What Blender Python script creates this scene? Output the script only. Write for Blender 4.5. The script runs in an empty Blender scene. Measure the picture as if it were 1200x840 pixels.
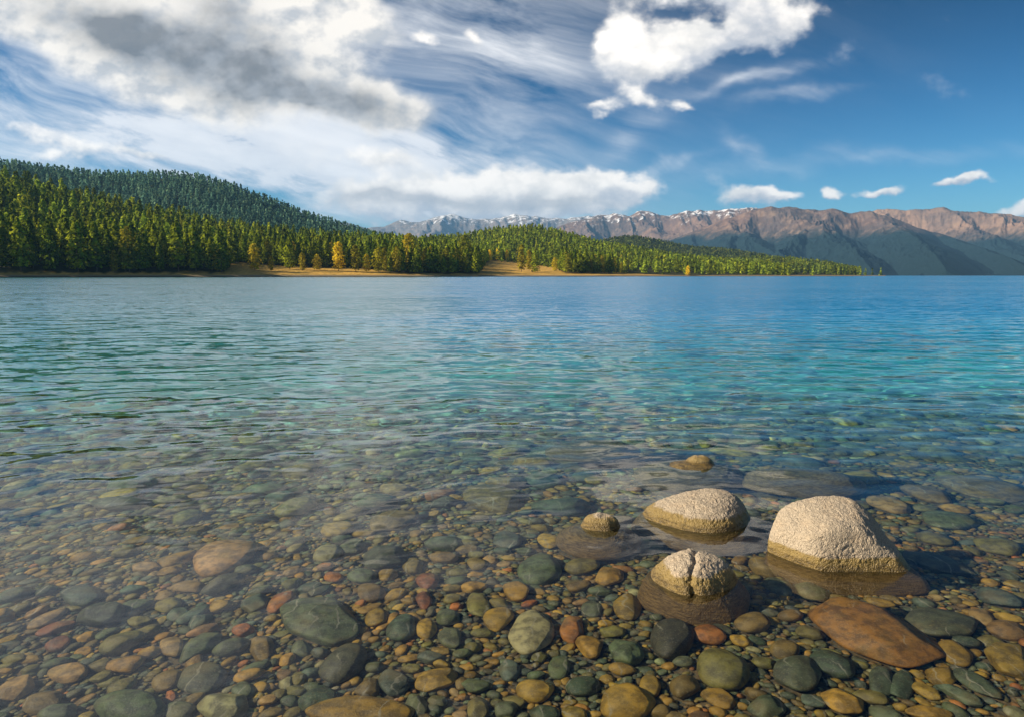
import bpy, bmesh, math, random, time
import numpy as np
from mathutils import Vector, Matrix
T0 = time.time()
random.seed(11)
RNG = np.random.default_rng(11)
S = bpy.context.scene
COL = S.collection
R = math.radians

# ------------------------------------------------------------------ camera
CAM_H = 1.3
FPX = 800.0
PITCH = math.atan((420 - 323) / FPX)
cam_d = bpy.data.cameras.new('camera')
cam = bpy.data.objects.new('camera', cam_d)
COL.objects.link(cam)
cam.location = (0, 0, CAM_H)
cam.rotation_euler = (math.pi / 2 - PITCH, 0, 0)
cam_d.sensor_width = 36
cam_d.lens = 24
cam_d.clip_start = 0.05
cam_d.clip_end = 60000
S.camera = cam
CP, SP = math.cos(PITCH), math.sin(PITCH)


def pdir(u, v):
    """unit view direction of photo pixel (1200x840)"""
    x = (u - 600) / FPX
    y = -(v - 420) / FPX
    d = np.array([x, CP + SP * y, -SP + CP * y])
    return d / np.linalg.norm(d)


def pix(x, y, z):
    """photo pixel of a world point (no refraction)"""
    z = z - CAM_H
    f = y * CP - z * SP
    up = y * SP + z * CP
    return 600 + FPX * x / f, 420 - FPX * up / f


# ------------------------------------------------------------------ numpy noise
_G = RNG.normal(size=(4096, 3))
_G /= np.linalg.norm(_G, axis=1)[:, None]


def _h(ix, iy, iz, seed):
    h = (ix * 73856093) ^ (iy * 19349663) ^ (iz * 83492791) ^ (seed * 2654435)
    h = (h ^ (h >> 13)) * 1274126177
    return (h ^ (h >> 16)) & 4095


def noise3(p, seed=0):
    p = np.asarray(p, float)
    i = np.floor(p).astype(np.int64)
    f = p - i
    w = f * f * f * (f * (f * 6 - 15) + 10)
    out = 0
    for dx in (0, 1):
        for dy in (0, 1):
            for dz in (0, 1):
                g = _G[_h(i[:, 0] + dx, i[:, 1] + dy, i[:, 2] + dz, seed)]
                d = g[:, 0] * (f[:, 0] - dx) + g[:, 1] * (f[:, 1] - dy) + g[:, 2] * (f[:, 2] - dz)
                a = (w[:, 0] if dx else 1 - w[:, 0]) * (w[:, 1] if dy else 1 - w[:, 1]) * (w[:, 2] if dz else 1 - w[:, 2])
                out = out + a * d
    return out * 1.4


def fbm(p, oct=4, seed=0, gain=.5, ridged=False):
    out, a, s = 0, 1.0, 0
    p = np.asarray(p, float)
    for k in range(oct):
        n = noise3(p, seed + k)
        if ridged:
            n = 1 - 2 * np.abs(n)
        out = out + a * n
        s += a
        a *= gain
        p = p * 2.03 + 17.3
    return out / s


def sstep(a, b, x):
    t = np.clip((x - a) / (b - a), 0, 1)
    return t * t * (3 - 2 * t)


# ------------------------------------------------------------------ mesh helpers
def mesh_np(name, V, F, mat=None, tint=None, smooth=True, face_tint=None):
    me = bpy.data.meshes.new(name)
    V = np.ascontiguousarray(V, np.float32)
    F = np.ascontiguousarray(F, np.int32)
    nf, k = F.shape
    me.vertices.add(len(V))
    me.vertices.foreach_set('co', V.ravel())
    me.loops.add(nf * k)
    me.loops.foreach_set('vertex_index', F.ravel())
    me.polygons.add(nf)
    me.polygons.foreach_set('loop_start', np.arange(nf, dtype=np.int32) * k)
    me.polygons.foreach_set('use_smooth', np.full(nf, smooth))
    me.update(calc_edges=True)
    if tint is not None:
        a = me.color_attributes.new('tint', 'FLOAT_COLOR', 'POINT')
        c = np.ones((len(V), 4), np.float32)
        c[:, :3] = tint
        a.data.foreach_set('color', c.ravel())
    if mat:
        me.materials.append(mat)
    return me


def link(name, me, parent=None, **props):
    o = bpy.data.objects.new(name, me)
    COL.objects.link(o)
    if parent:
        o.parent = parent
    for k, v in props.items():
        o[k] = v
    return o


def grid_faces(nr, nc, wrap=False):
    r = np.arange(nr - 1)[:, None]
    c = np.arange(nc if wrap else nc - 1)[None, :]
    c2 = (c + 1) % nc
    a = r * nc + c
    b = r * nc + c2
    d = (r + 1) * nc + c
    e = (r + 1) * nc + c2
    return np.stack([a, b, e, d], -1).reshape(-1, 4)


# ------------------------------------------------------------------ node helper
class X:
    """socket with arithmetic"""
    def __init__(s, nt, sock):
        s.nt, s.s = nt, sock

    def _m(s, op, *o):
        n = s.nt.nodes.new('ShaderNodeMath')
        n.operation = op
        for i, v in enumerate((s,) + o):
            put(s.nt, v, n.inputs[i])
        return X(s.nt, n.outputs[0])

    def __add__(s, o): return s._m('ADD', o)
    __radd__ = __add__
    def __mul__(s, o): return s._m('MULTIPLY', o)
    __rmul__ = __mul__
    def __sub__(s, o): return s._m('SUBTRACT', o)
    def __rsub__(s, o): return (s * -1) + o
    def __truediv__(s, o): return s._m('DIVIDE', o)
    def abs(s): return s._m('ABSOLUTE')
    def pow(s, e): return s._m('POWER', e)
    def exp(s): return s._m('EXPONENT')
    def max(s, o): return s._m('MAXIMUM', o)
    def min(s, o): return s._m('MINIMUM', o)
    def sqrt(s): return s._m('SQRT')
    def clamp(s): return s.max(0.0).min(1.0)

    def step(s, a, b):
        n = s.nt.nodes.new('ShaderNodeMapRange')
        n.interpolation_type = 'SMOOTHSTEP'
        put(s.nt, s, n.inputs[0])
        put(s.nt, a, n.inputs[1])
        put(s.nt, b, n.inputs[2])
        return X(s.nt, n.outputs[0])


def put(nt, v, inp):
    if isinstance(v, X):
        nt.links.new(v.s, inp)
    elif isinstance(v, (tuple, list)):
        d = inp.default_value
        inp.default_value = tuple(v) + (1.0,) * (len(d) - len(v))
    else:
        inp.default_value = v


def node(nt, typ, outp=0, ins=None, **attrs):
    n = nt.nodes.new(typ)
    for k, v in attrs.items():
        setattr(n, k, v)
    for k, v in (ins or {}).items():
        put(nt, v, n.inputs[k])
    return X(nt, n.outputs[outp])


def sep(v):
    n = v.nt.nodes.new('ShaderNodeSeparateXYZ')
    v.nt.links.new(v.s, n.inputs[0])
    return [X(v.nt, o) for o in n.outputs]


def comb(nt, x, y, z):
    return node(nt, 'ShaderNodeCombineXYZ', 0, {0: x, 1: y, 2: z})


def noise(nt, vec, scale, detail=3, rough=.5, dist=0.0, out=0):
    return node(nt, 'ShaderNodeTexNoise', out, {'Vector': vec, 'Scale': scale, 'Detail': detail, 'Roughness': rough, 'Distortion': dist})


def mixc(nt, f, a, b, blend='MIX'):
    n = nt.nodes.new('ShaderNodeMix')
    n.data_type = 'RGBA'
    n.blend_type = blend
    put(nt, f, n.inputs[0])
    put(nt, a, n.inputs[6])
    put(nt, b, n.inputs[7])
    return X(nt, n.outputs[2])


def vmath(nt, op, a, b):
    n = nt.nodes.new('ShaderNodeVectorMath')
    n.operation = op
    put(nt, a, n.inputs[0])
    if op == 'SCALE':
        put(nt, b, n.inputs[3])
    elif b is not None:
        put(nt, b, n.inputs[1])
    return X(nt, n.outputs[0])


def new_mat(name):
    m = bpy.data.materials.new(name)
    m.use_nodes = True
    nt = m.node_tree
    nt.nodes.clear()
    out = nt.nodes.new('ShaderNodeOutputMaterial')
    return m, nt, out


def principled(nt, out, color, rough=.6, bump=None, bstr=.5, bdist=.01, spec=.5, normal=None):
    b = nt.nodes.new('ShaderNodeBsdfPrincipled')
    put(nt, color, b.inputs['Base Color'])
    put(nt, rough, b.inputs['Roughness'])
    put(nt, spec, b.inputs['Specular IOR Level'])
    if bump is not None:
        n = nt.nodes.new('ShaderNodeBump')
        n.inputs['Strength'].default_value = bstr
        n.inputs['Distance'].default_value = bdist
        nt.links.new(bump.s, n.inputs['Height'])
        nt.links.new(n.outputs[0], b.inputs['Normal'])
    nt.links.new(b.outputs[0], out.inputs['Surface'])
    return b


# ------------------------------------------------------------------ sun + sky
SUN_EL, SUN_AZ = R(27), R(-100)     # azimuth from +Y (view direction) towards +X
sun_d = bpy.data.lights.new('sun', 'SUN')
sun_d.energy = 5.0
sun_d.angle = R(.53)
sun_d.color = (1.0, .86, .66)
sun = bpy.data.objects.new('sun', sun_d)
COL.objects.link(sun)
to_sun = Vector((math.sin(SUN_AZ) * math.cos(SUN_EL), math.cos(SUN_AZ) * math.cos(SUN_EL), math.sin(SUN_EL)))
sun.rotation_euler = to_sun.to_track_quat('Z', 'Y').to_euler()

W = bpy.data.worlds.new('World')
S.world = W
W.use_nodes = True
nt = W.node_tree
nt.nodes.clear()
wout = nt.nodes.new('ShaderNodeOutputWorld')
bg = nt.nodes.new('ShaderNodeBackground')
bg.inputs['Strength'].default_value = .072
sky = nt.nodes.new('ShaderNodeTexSky')
sky.sky_type = 'NISHITA'
sky.sun_disc = False
sky.sun_elevation = SUN_EL
sky.sun_rotation = SUN_AZ
sky.air_density = 1.0
sky.dust_density = .3
sky.ozone_density = 1.6
skyc = X(nt, sky.outputs[0])
tc = node(nt, 'ShaderNodeTexCoord', 0)
dx, dy, dz = sep(tc)
ady = (dy.abs() + .03)
SX = dx / ady                      # horizontal tangent of the view direction
SZ = dz.max(.002) / ady            # elevation tangent


def sky_uv(u, v):
    d = pdir(u, v)
    return d[0] / d[1], d[2] / d[1]


# deepen the blue away from the horizon
g = nt.nodes.new('ShaderNodeGamma')
nt.links.new(skyc.s, g.inputs[0])
g.inputs[1].default_value = 1.0
hz = dz.step(0.0, .42)
hs = nt.nodes.new('ShaderNodeHueSaturation')
nt.links.new(g.outputs[0], hs.inputs['Color'])
hs.inputs['Saturation'].default_value = 1.5
deep = mixc(nt, hz, (.42, .78, 1.0), (.0, .165, .225))
side = SX.step(-.9, .9)
deep = mixc(nt, side, mixc(nt, .35, deep, (.50, .62, .75)), deep)
skyc = mixc(nt, 1.0, X(nt, hs.outputs[0]), deep, 'MULTIPLY')

P2 = comb(nt, SX, SZ * 1.35, 0.0)
w1 = vmath(nt, 'SCALE', vmath(nt, 'SUBTRACT', noise(nt, P2, 3.2, 2, .5, out=1), (.5, .5, .5)), .16)
w2 = vmath(nt, 'SCALE', vmath(nt, 'SUBTRACT', noise(nt, P2, 11.0, 4, .55, out=1), (.5, .5, .5)), .055)
PB = comb(nt, SX, SZ, 0.0)
PW = vmath(nt, 'ADD', PB, vmath(nt, 'ADD', vmath(nt, 'SCALE', w1, .6), w2))
w3 = vmath(nt, 'SCALE', vmath(nt, 'SUBTRACT', noise(nt, P2, 26.0, 3, .5, out=1), (.5, .5, .5)), .035)
PS = vmath(nt, 'ADD', PB, vmath(nt, 'ADD', vmath(nt, 'SCALE', w1, .15), vmath(nt, 'ADD', vmath(nt, 'SCALE', w2, .6), w3)))
WARP = {'main': sep(PW), 'soft': sep(PS)}


def blob(u, v, ru, rv, ang=0, a=1.0, w='main'):
    """soft spot centred on a sky direction (given as a photo pixel), warped by noise"""
    cx, cz = sky_uv(u, v)
    ca, sa = math.cos(R(ang)), math.sin(R(ang))
    x0, z0 = WARP[w][0] - cx, WARP[w][1] - cz
    x1 = (x0 * ca + z0 * sa) * (FPX / ru)
    z1 = (x0 * -sa + z0 * ca) * (FPX / rv)
    g_ = ((x1 * x1 + z1 * z1) * -1.0).exp() * a
    TOPS[w].append(g_ * (z1.min(1.5).max(-1.5)))
    return g_


TOPS = {'main': [], 'soft': []}


def total(lst):
    t = lst[0]
    for q in lst[1:]:
        t = t + q
    return t


nz = noise(nt, P2, 8.0, 7, .56)
nzb = noise(nt, vmath(nt, 'ADD', P2, (-.012, .018, 0)), 8.0, 5, .56)
nlow = noise(nt, P2, 4.0, 3, .5)
nfine = noise(nt, P2, 30.0, 4, .55)


def deck(spots, lo, hi, k, w='main'):
    c_ = total([blob(*b, w=w) for b in spots])
    d_ = c_ + (nz - .5) * k + (nlow - .5) * (.5 if w == 'main' else .15) + ((nfine - .5) * .55 if w == 'soft' else 0.0)
    return c_, d_, d_.step(lo, hi)


main = [(455, 140, 45, 16, -10, .8), (50, 35, 60, 22, 0, .8), (210, 110, 130, 24, -16, .6), (100, 20, 150, 42, -12, 1.1), (215, 62, 150, 50, -14, 1.1), (330, 98, 120, 40, -16, 1.05), (245, 22, 130, 32, -8, .8), (425, 126, 62, 26, -16, .8),
        (345, 8, 90, 22, -16, .7), (405, 28, 62, 24, -20, .75), (-60, -40, 160, 60, -10, .9)]
soft = [(502, 52, 24, 10, 0, .72), (556, 52, 15, 11, -30, .7), (60, 157, 60, 11, -8, .62), (112, 177, 60, 10, -6, .6), (190, 188, 40, 8, 0, .55), (455, 190, 55, 15, -8, .7),
        (85, 190, 40, 7, 0, .5),
        (480, 232, 95, 20, -4, .85), (560, 226, 80, 24, 0, .8), (640, 228, 90, 22, 0, .85), (700, 218, 48, 20, 0, .95), (740, 222, 30, 13, 0, .6), (560, 248, 180, 15, 0, .7),
        (722, 45, 30, 30, 0, .9), (752, 84, 42, 22, 0, 1.0), (715, 75, 22, 18, 0, .6), (812, 62, 34, 22, -10, 1.1), (780, 45, 24, 14, 0, .6), (850, 50, 26, 18, 0, .8), (895, 34, 42, 32, 0, 1.05), (800, -5, 60, 16, 0, .9), (860, 8, 40, 20, 0, .7),
        (700, 131, 24, 11, 5, .8), (745, 122, 20, 10, -30, .7), (793, 133, 22, 9, -6, .8),
        (872, 232, 38, 13, 4, 1.05), (910, 229, 18, 8, 0, .6), (963, 227, 13, 8, 0, .95), (1018, 230, 30, 7, 6, 1.0), (1104, 216, 36, 8, 6, 1.05), (1195, 243, 46, 11, 10, 1.0), (1200, 213, 12, 6, 0, .7)]
over = [(-40, -110, 260, 110, -15, 1.1), (-250, -260, 560, 130, -18, 1.1), (60, -420, 460, 120, -12, .9), (-700, 60, 260, 140, 0, .9), (-500, -700, 700, 200, 0, 1.0)]
_, d0, a0 = deck(main, .22, .95, 1.35)
c1, d1, a1 = deck(soft, .28, .80, 1.2, 'soft')
upper = (total(TOPS['soft']) / (c1 + .05) + (nz - .5) * 2.2 + (nfine - .5) * 1.2).step(-.85, .25)
_, d2, a2 = deck(over, .2, .9, 1.6)
relief = ((nz - nzb) * 8.0 + .66).clamp()
cl_lit = mixc(nt, relief, (5.0, 5.1, 5.3), (9.2, 8.6, 7.8))
core = total([blob(*b) for b in [(170, 60, 90, 18, -14, .75), (280, 90, 105, 24, -16, 1.25), (372, 128, 75, 16, -10, 1.5), (262, 35, 40, 20, -35, .7)]])
core = (core * (nz * 2.6 - .35) * (nlow * 1.4 + .3)).clamp()
base = total([blob(*b) for b in [(540, 240, 150, 9, 0, .7), (470, 238, 50, 7, 0, .6), (640, 236, 60, 9, 0, .5), (-300, -200, 420, 90, -18, .5), (880, 50, 40, 9, 0, .3), (760, 98, 40, 7, 0, .3)]])
cl = mixc(nt, core.pow(.9) * .9, cl_lit, mixc(nt, (nz + (nfine - .5) * .5).step(.36, .62), (3.0, 3.1, 3.3), (1.15, 1.22, 1.35)))
cl = mixc(nt, (base * (nz * 2.4)).clamp() * .8, cl, (2.9, 3.1, 3.5))
# cirrus streaks
PC = vmath(nt, 'ADD', comb(nt, SX * 1.5 + SZ * .2, SZ * 8.0 + SX * 1.9, 0.3), vmath(nt, 'SCALE', w1, 5.0))
cn = noise(nt, PC, 2.0, 8, .6)
cm = total([blob(*b) for b in [
    (170, 160, 320, 48, -10, .98), (430, 190, 230, 50, -12, 1.1), (590, 80, 110, 110, 0, .55), (430, 205, 200, 40, -8, .6), (300, 235, 200, 25, -6, .5),
    (870, 105, 80, 8, 8, .55), (920, 128, 50, 6, 6, .55), (735, 165, 34, 12, 30, .5), (868, 178, 26, 9, -40, .5), (760, 197, 50, 5, 10, .5), (1000, 190, 200, 8, 4, .25),
    (-300, 0, 500, 260, 0, .65), (200, -60, 420, 160, -6, .7)]])
ca = (cm * ((cn - .33) * 3.4)).clamp() * .9
skyc = mixc(nt, ca, skyc, mixc(nt, cn.step(.3, .7), (6.0, 6.3, 6.9), (9.0, 8.9, 8.9)))
skyc = mixc(nt, a2 * .95, skyc, mixc(nt, relief, (3.8, 4.4, 5.4), (6.0, 6.5, 7.3)))
skyc = mixc(nt, a1 * .96, skyc, mixc(nt, ((base * (nz * 2.4)).clamp() * .6).clamp(), mixc(nt, upper, (4.6, 4.85, 5.4), mixc(nt, relief, (8.0, 7.7, 7.3), (10.5, 9.8, 9.0))), (2.9, 3.1, 3.5)))
skyc = mixc(nt, a0 * .98, skyc, cl)
put(nt, skyc, bg.inputs['Color'])
nt.links.new(bg.outputs[0], wout.inputs[0])
W.cycles.sampling_method = 'MANUAL'
W.cycles.sample_map_resolution = 512

# ------------------------------------------------------------------ lake bed profile
_by = np.array([-60, -4, -1, 0, 1.5, 2.5, 3.5, 5, 7, 9, 12, 20, 45, 120, 300, 16000.])
_bz = np.array([6, .5, .06, -.02, -.11, -.19, -.28, -.50, -1.0, -1.7, -3.0, -6.0, -11, -18, -22, -24.])


def bed_z(x, y):
    return np.interp(np.asarray(y, float) - .06 * np.asarray(x, float), _by, _bz)


def bed_hit(u, v, lift=0.0):
    """bed point seen at photo pixel (u,v) through a flat water surface"""
    d = pdir(u, v)
    t = CAM_H / -d[2]
    p = np.array([0, 0, CAM_H]) + d * t
    eta = 1 / 1.333
    c = -d[2]
    k = 1 - eta * eta * (1 - c * c)
    r = eta * d + np.array([0, 0, (eta * c - math.sqrt(k))])
    s = 0.0
    for _ in range(40):
        q = p + r * s
        g_ = q[2] - (bed_z(q[0], q[1]) + lift)
        s += g_ * .6 / max(.15, -r[2])
    return p + r * s


# ------------------------------------------------------------------ water
def make_water():
    ang = np.concatenate([np.linspace(-math.pi, -.95, 30)[:-1], np.linspace(-.95, .95, 400), np.linspace(.95, math.pi, 30)[1:-1]])
    r = [.35]
    while r[-1] < 14000:
        q = .0052 if r[-1] < 30 else (.02 if r[-1] < 100 else .12)
        r.append(r[-1] * (1 + q))
    r = np.array(r)
    A, Rr = np.meshgrid(ang, r)
    x = (Rr * np.sin(A)).ravel()
    y = (Rr * np.cos(A)).ravel()
    rr = Rr.ravel()
    z = np.zeros_like(x)
    rng = np.random.default_rng(5)
    cell = rr * .0052
    wx_ = x + .25 * noise3(np.stack([x * .5, y * .5, x * 0], 1), 61)
    wy_ = y + .25 * noise3(np.stack([x * .5, y * .5, x * 0 + 9], 1), 62)
    # calm close to the shore, livelier further out and to the left
    grow = .16 + .84 * sstep(2.2, 7.0, y - .35 * np.minimum(x, 2.0) * 1.0 + .5 * noise3(np.stack([x * .35, y * .5, x * 0 + 4], 1), 63))
    for lam, slope, spread_, n in ((1.3, .018, .35, 5), (.62, .028, .45, 7), (.33, .038, .5, 8), (.17, .028, .7, 8), (.095, .010, 1.2, 8)):
        for _ in range(n):
            L = lam * rng.uniform(.75, 1.3)
            th = math.pi / 2 + .18 + rng.normal() * spread_
            k = 2 * math.pi / L
            ph = rng.uniform(0, 6.28)
            a = slope / k / math.sqrt(n) * 1.4
            fade = sstep(3.5, 8, L / cell)
            patch = 1.0
            s_ = k * (wx_ * math.cos(th) + wy_ * math.sin(th)) + ph
            z += a * fade * (np.sin(s_) + .22 * np.cos(2 * s_)) 
    z *= grow
    V = np.stack([x, y, z], 1)
    nc = len(ang)
    F = grid_faces(len(r), nc, wrap=True)
    V = np.vstack([V, [[0, 0, 0]]])
    m, nt, out = new_mat('lake_water')
    geo = node(nt, 'ShaderNodeNewGeometry', 0)
    nrm = node(nt, 'ShaderNodeNewGeometry', 1)
    px, py, pz = sep(geo)
    dist = (px * px + py * py).sqrt()
    # the deeper the water under a point, the more red it swallows
    dep = ((py - px * .06 - 3.0) * .2).max(0.0).min(3.0) + ((py - 9.0) * .2).max(0.0).min(6.0) + .05
    tr_ = comb(nt, (dep * -1.3).exp(), (dep * -.055).exp(), (dep * -.03).exp())
    q1 = vmath(nt, 'MULTIPLY', geo, (1.0, 2.2, 1.0))
    n1 = noise(nt, q1, 2.6, 4, .6, out=1)
    n2 = noise(nt, vmath(nt, 'MULTIPLY', geo, (1.0, 2.0, 1.0)), .22, 3, .55, out=1)
    n0 = noise(nt, q1, 7.0, 2, .5, out=1)
    f1 = dist.step(4.0, 16.0)
    f2 = dist.step(12.0, 80.0)
    f0 = dist.step(1.5, 8.0)
    c = (.5, .5, .5)
    ax1, ay1, _z = sep(n1)
    ax2, ay2, _z = sep(n2)
    gust = noise(nt, vmath(nt, 'MULTIPLY', geo, (.5, 1.6, 1.0)), .03, 4, .65)
    gk = gust * 1.6 + .2
    n3 = noise(nt, vmath(nt, 'MULTIPLY', geo, (.7, 2.4, 1.0)), .9, 3, .6, out=1)
    ax3, ay3, _z = sep(n3)
    near_x = (ax1 - .5) * .18 * dist.step(4.0, 12.0)
    near_y = (ay1 - .5) * .34 * dist.step(4.0, 12.0) * (1.0 - f2 * .8)
    far_y = ((ay1 - .5).abs() * .75 + (ay3 - .5).abs() * .55 + (ay2 - .5).abs() * .2) * dist.step(4.0, 36.0) * gk
    far_x = ((ax1 - .5) * .5 + (ax3 - .5) * .3) * dist.step(9.0, 60.0) * gk
    sl = comb(nt, near_x + far_x, near_y - far_y, 0.0)
    sl = vmath(nt, 'ADD', sl, vmath(nt, 'MULTIPLY', vmath(nt, 'SCALE', vmath(nt, 'SUBTRACT', n0, c), f0 * .08 + .02), (.6, 1.0, 0.0)))
    N = vmath(nt, 'NORMALIZE', vmath(nt, 'ADD', nrm, sl), None)
    pb = nt.nodes.new('ShaderNodeBsdfPrincipled')
    pb.inputs['Transmission Weight'].default_value = 1
    pb.inputs['Roughness'].default_value = 0
    pb.inputs['IOR'].default_value = 1.333
    nt.links.new(tr_.s, pb.inputs['Base Color'])
    nt.links.new(N.s, pb.inputs['Normal'])
    nt.links.new(pb.outputs[0], out.inputs['Surface'])
    me = mesh_np('water', V, F, m)
    # close the little hole under the camera
    bm = bmesh.new()
    bm.from_mesh(me)
    bm.verts.ensure_lookup_table()
    cv = bm.verts[len(V) - 1]
    for i in range(nc):
        bm.faces.new((cv, bm.verts[(i + 1) % nc], bm.verts[i])).smooth = True
    bm.to_mesh(me)
    bm.free()
    o = link('water', me, kind='structure')
    return o


# ------------------------------------------------------------------ bed
def make_bed():
    ys = np.concatenate([np.linspace(-60, -4, 12)[:-1], np.linspace(-4, 14, 360), np.geomspace(14.2, 16000, 70)])
    xs0 = np.concatenate([-np.geomspace(16000, 8, 40), np.linspace(-7.9, 7.9, 320), np.geomspace(8, 16000, 40)])
    Xg, Yg = np.meshgrid(xs0, ys)
    x, y = Xg.ravel(), Yg.ravel()
    z = bed_z(x, y) + .012 * fbm(np.stack([x * 2.2, y * 2.2, x * 0], 1), 3, 5) - .012
    F = grid_faces(len(ys), len(xs0))
    m, nt, out = new_mat('gravel_bed')
    geo = node(nt, 'ShaderNodeNewGeometry', 0)
    px, py, pz = sep(geo)
    vor = nt.nodes.new('ShaderNodeTexVoronoi')
    vor.inputs['Scale'].default_value = 55
    nt.links.new(geo.s, vor.inputs['Vector'])
    cellc = X(nt, vor.outputs['Color'])
    d = X(nt, vor.outputs['Distance'])
    r_, g_, b_ = sep(cellc)
    vor2 = nt.nodes.new('ShaderNodeTexVoronoi')
    vor2.inputs['Scale'].default_value = 6.5
    nt.links.new(vmath(nt, 'ADD', geo, vmath(nt, 'SCALE', noise(nt, geo, 3.0, 2, out=1), .2)).s, vor2.inputs['Vector'])
    r2, g2, b2 = sep(X(nt, vor2.outputs['Color']))
    grav = mixc(nt, r_, (.10, .085, .045), (.20, .13, .05))
    grav = mixc(nt, g_.step(.7, .9), grav, (.09, .10, .08))
    cob = mixc(nt, r2, (.16, .15, .08), (.32, .25, .11))
    cob = mixc(nt, g2.step(.6, .9), cob, (.14, .16, .14))
    far = pz.step(-.45, -.8)
    col = mixc(nt, far, grav, cob)
    sand = mixc(nt, noise(nt, geo, .35, 4, .6), (.33, .44, .37), (.50, .60, .50))  # pale sand, greened to stand for light scattered in the water
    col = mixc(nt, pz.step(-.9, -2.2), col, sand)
    col = mixc(nt, pz.step(-3.0, -9.0), col, (.10, .50, .86))  # blue scattered light of deep water, painted into the bed colour
    wl = (px + (noise(nt, geo, .12, 3, .5) - .5) * 14 + py * .10).step(4.0, -5.0) * pz.step(-.5, -1.4)
    col = mixc(nt, wl * .85, col, mixc(nt, noise(nt, geo, .5, 4, .6), (.22, .25, .23), (.42, .45, .41)))  # left bed lightened to grey, imitating a silvery reflection on the water
    principled(nt, out, col, .8, d, .6, .01)
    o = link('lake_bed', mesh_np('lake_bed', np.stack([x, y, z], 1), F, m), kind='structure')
    return o


# ------------------------------------------------------------------ stones
def ico(level):
    bm = bmesh.new()
    bmesh.ops.create_icosphere(bm, subdivisions=level, radius=1)
    bm.verts.ensure_lookup_table()
    V = np.array([v.co[:] for v in bm.verts])
    F = np.array([[v.index for v in f.verts] for f in bm.faces])
    bm.free()
    V /= np.linalg.norm(V, axis=1)[:, None]
    return V, F


ICO = {k: ico(k) for k in (2, 3, 4, 5, 6, 7)}
_fib = np.array([[math.sqrt(1 - z * z) * math.cos(k * 2.39996), math.sqrt(1 - z * z) * math.sin(k * 2.39996), z]
                 for k, z in [(k, 1 - 2 * (k + .5) / 14) for k in range(14)]])


def rand_rot(rng):
    q = rng.normal(size=4)
    q /= np.linalg.norm(q)
    w, x, y, z = q
    return np.array([[1 - 2 * (y * y + z * z), 2 * (x * y - z * w), 2 * (x * z + y * w)],
                     [2 * (x * y + z * w), 1 - 2 * (x * x + z * z), 2 * (y * z - x * w)],
                     [2 * (x * z - y * w), 2 * (y * z + x * w), 1 - 2 * (x * x + y * y)]])


def pebble_shape(level, rng, p=7.0, jit=.16, rough=.02):
    D, F = ICO[level]
    N = _fib @ rand_rot(rng).T
    h = rng.uniform(1 - jit, 1 + jit * .6, len(N))
    dots = np.maximum(D @ N.T, 0) / h
    r = (dots ** p).sum(1) ** (-1 / p)
    V = D * r[:, None]
    ext = (V.max(0) - V.min(0)) / 2
    V = (V - (V.max(0) + V.min(0)) / 2) / ext
    if rough:
        V = V * (1 + rough * fbm(V * 1.6 + rng.uniform(0, 50, 3), 3, 3))[:, None]
    return V, F


def stone_mat(name, wet_band=False):
    m, nt, out = new_mat(name)
    geo = node(nt, 'ShaderNodeNewGeometry', 0)
    at = nt.nodes.new('ShaderNodeAttribute')
    at.attribute_name = 'tint'
    tint = X(nt, at.outputs['Color'])
    n1 = noise(nt, geo, 22, 5, .6)
    n2 = noise(nt, geo, 160, 3, .6)
    n3 = noise(nt, geo, 7, 3, .5)
    col = mixc(nt, n1.step(.36, .62), mixc(nt, .62, tint, (.02, .018, .012)), tint)
    col = mixc(nt, (n3.step(.5, .72)) * .45, col, (.26, .19, .06))
    col = mixc(nt, n2.step(.52, .74) * .4, col, mixc(nt, .5, tint, (.62, .55, .36)))
    # thin quartz veins on some stones
    wv = node(nt, 'ShaderNodeTexWave', 1, {'Vector': vmath(nt, 'ADD', geo, vmath(nt, 'SCALE', noise(nt, geo, 9, 3, out=1), .12)), 'Scale': 3.2, 'Distortion': 3.0, 'Detail': 2.0})
    vein = wv.step(.975, 1.0) * noise(nt, geo, 4.0, 1).step(.52, .6)
    col = mixc(nt, vein * .5, col, (.42, .38, .26))
    st = noise(nt, vmath(nt, 'MULTIPLY', vmath(nt, 'ADD', geo, vmath(nt, 'SCALE', n3, .2)), (1.0, 3.2, 5.0)), 30, 4, .65)
    col = mixc(nt, st.step(.55, .68) * noise(nt, geo, 5.0, 1).step(.45, .6) * .6, col, mixc(nt, .5, tint, (.35, .25, .07)))
    n4 = noise(nt, geo, 420, 2, .6)
    col = mixc(nt, n4.step(.6, .75) * .45, col, (.03, .028, .02))
    hgt = n1 * .6 + n2 * .3 + st * .25 + n4 * .08
    principled(nt, out, col, n2 * .2 + .45, hgt, .75, .009)
    return m


M_STONE = stone_mat('water_worn_stone')
PAL = {
    'ochre': (.36, .215, .045), 'golden ochre': (.46, .27, .055), 'olive': (.20, .17, .06), 'grey-green': (.125, .15, .105),
    'blue-grey': (.10, .135, .14), 'brown': (.21, .14, .055), 'rust-orange': (.42, .15, .045), 'rust-red': (.30, .09, .045),
    'pale': (.36, .34, .24), 'tan': (.40, .25, .13), 'dark green': (.07, .10, .08), 'dark grey': (.085, .09, .08), 'charcoal': (.05, .05, .045),
}
SHORT = {'oc': 'ochre', 'go': 'golden ochre', 'ol': 'olive', 'gg': 'grey-green', 'bg': 'blue-grey', 'br': 'brown', 'ro': 'rust-orange',
         'rr': 'rust-red', 'pa': 'pale', 'ta': 'tan', 'dg': 'dark green', 'dk': 'dark grey', 'ch': 'charcoal'}

# occupancy raster of the near bed, 1 cm cells
OX0, OY0, OC = -9.0, .8, .01
OCC = np.zeros((int(10.2 / OC), int(18 / OC)), bool)


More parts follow.
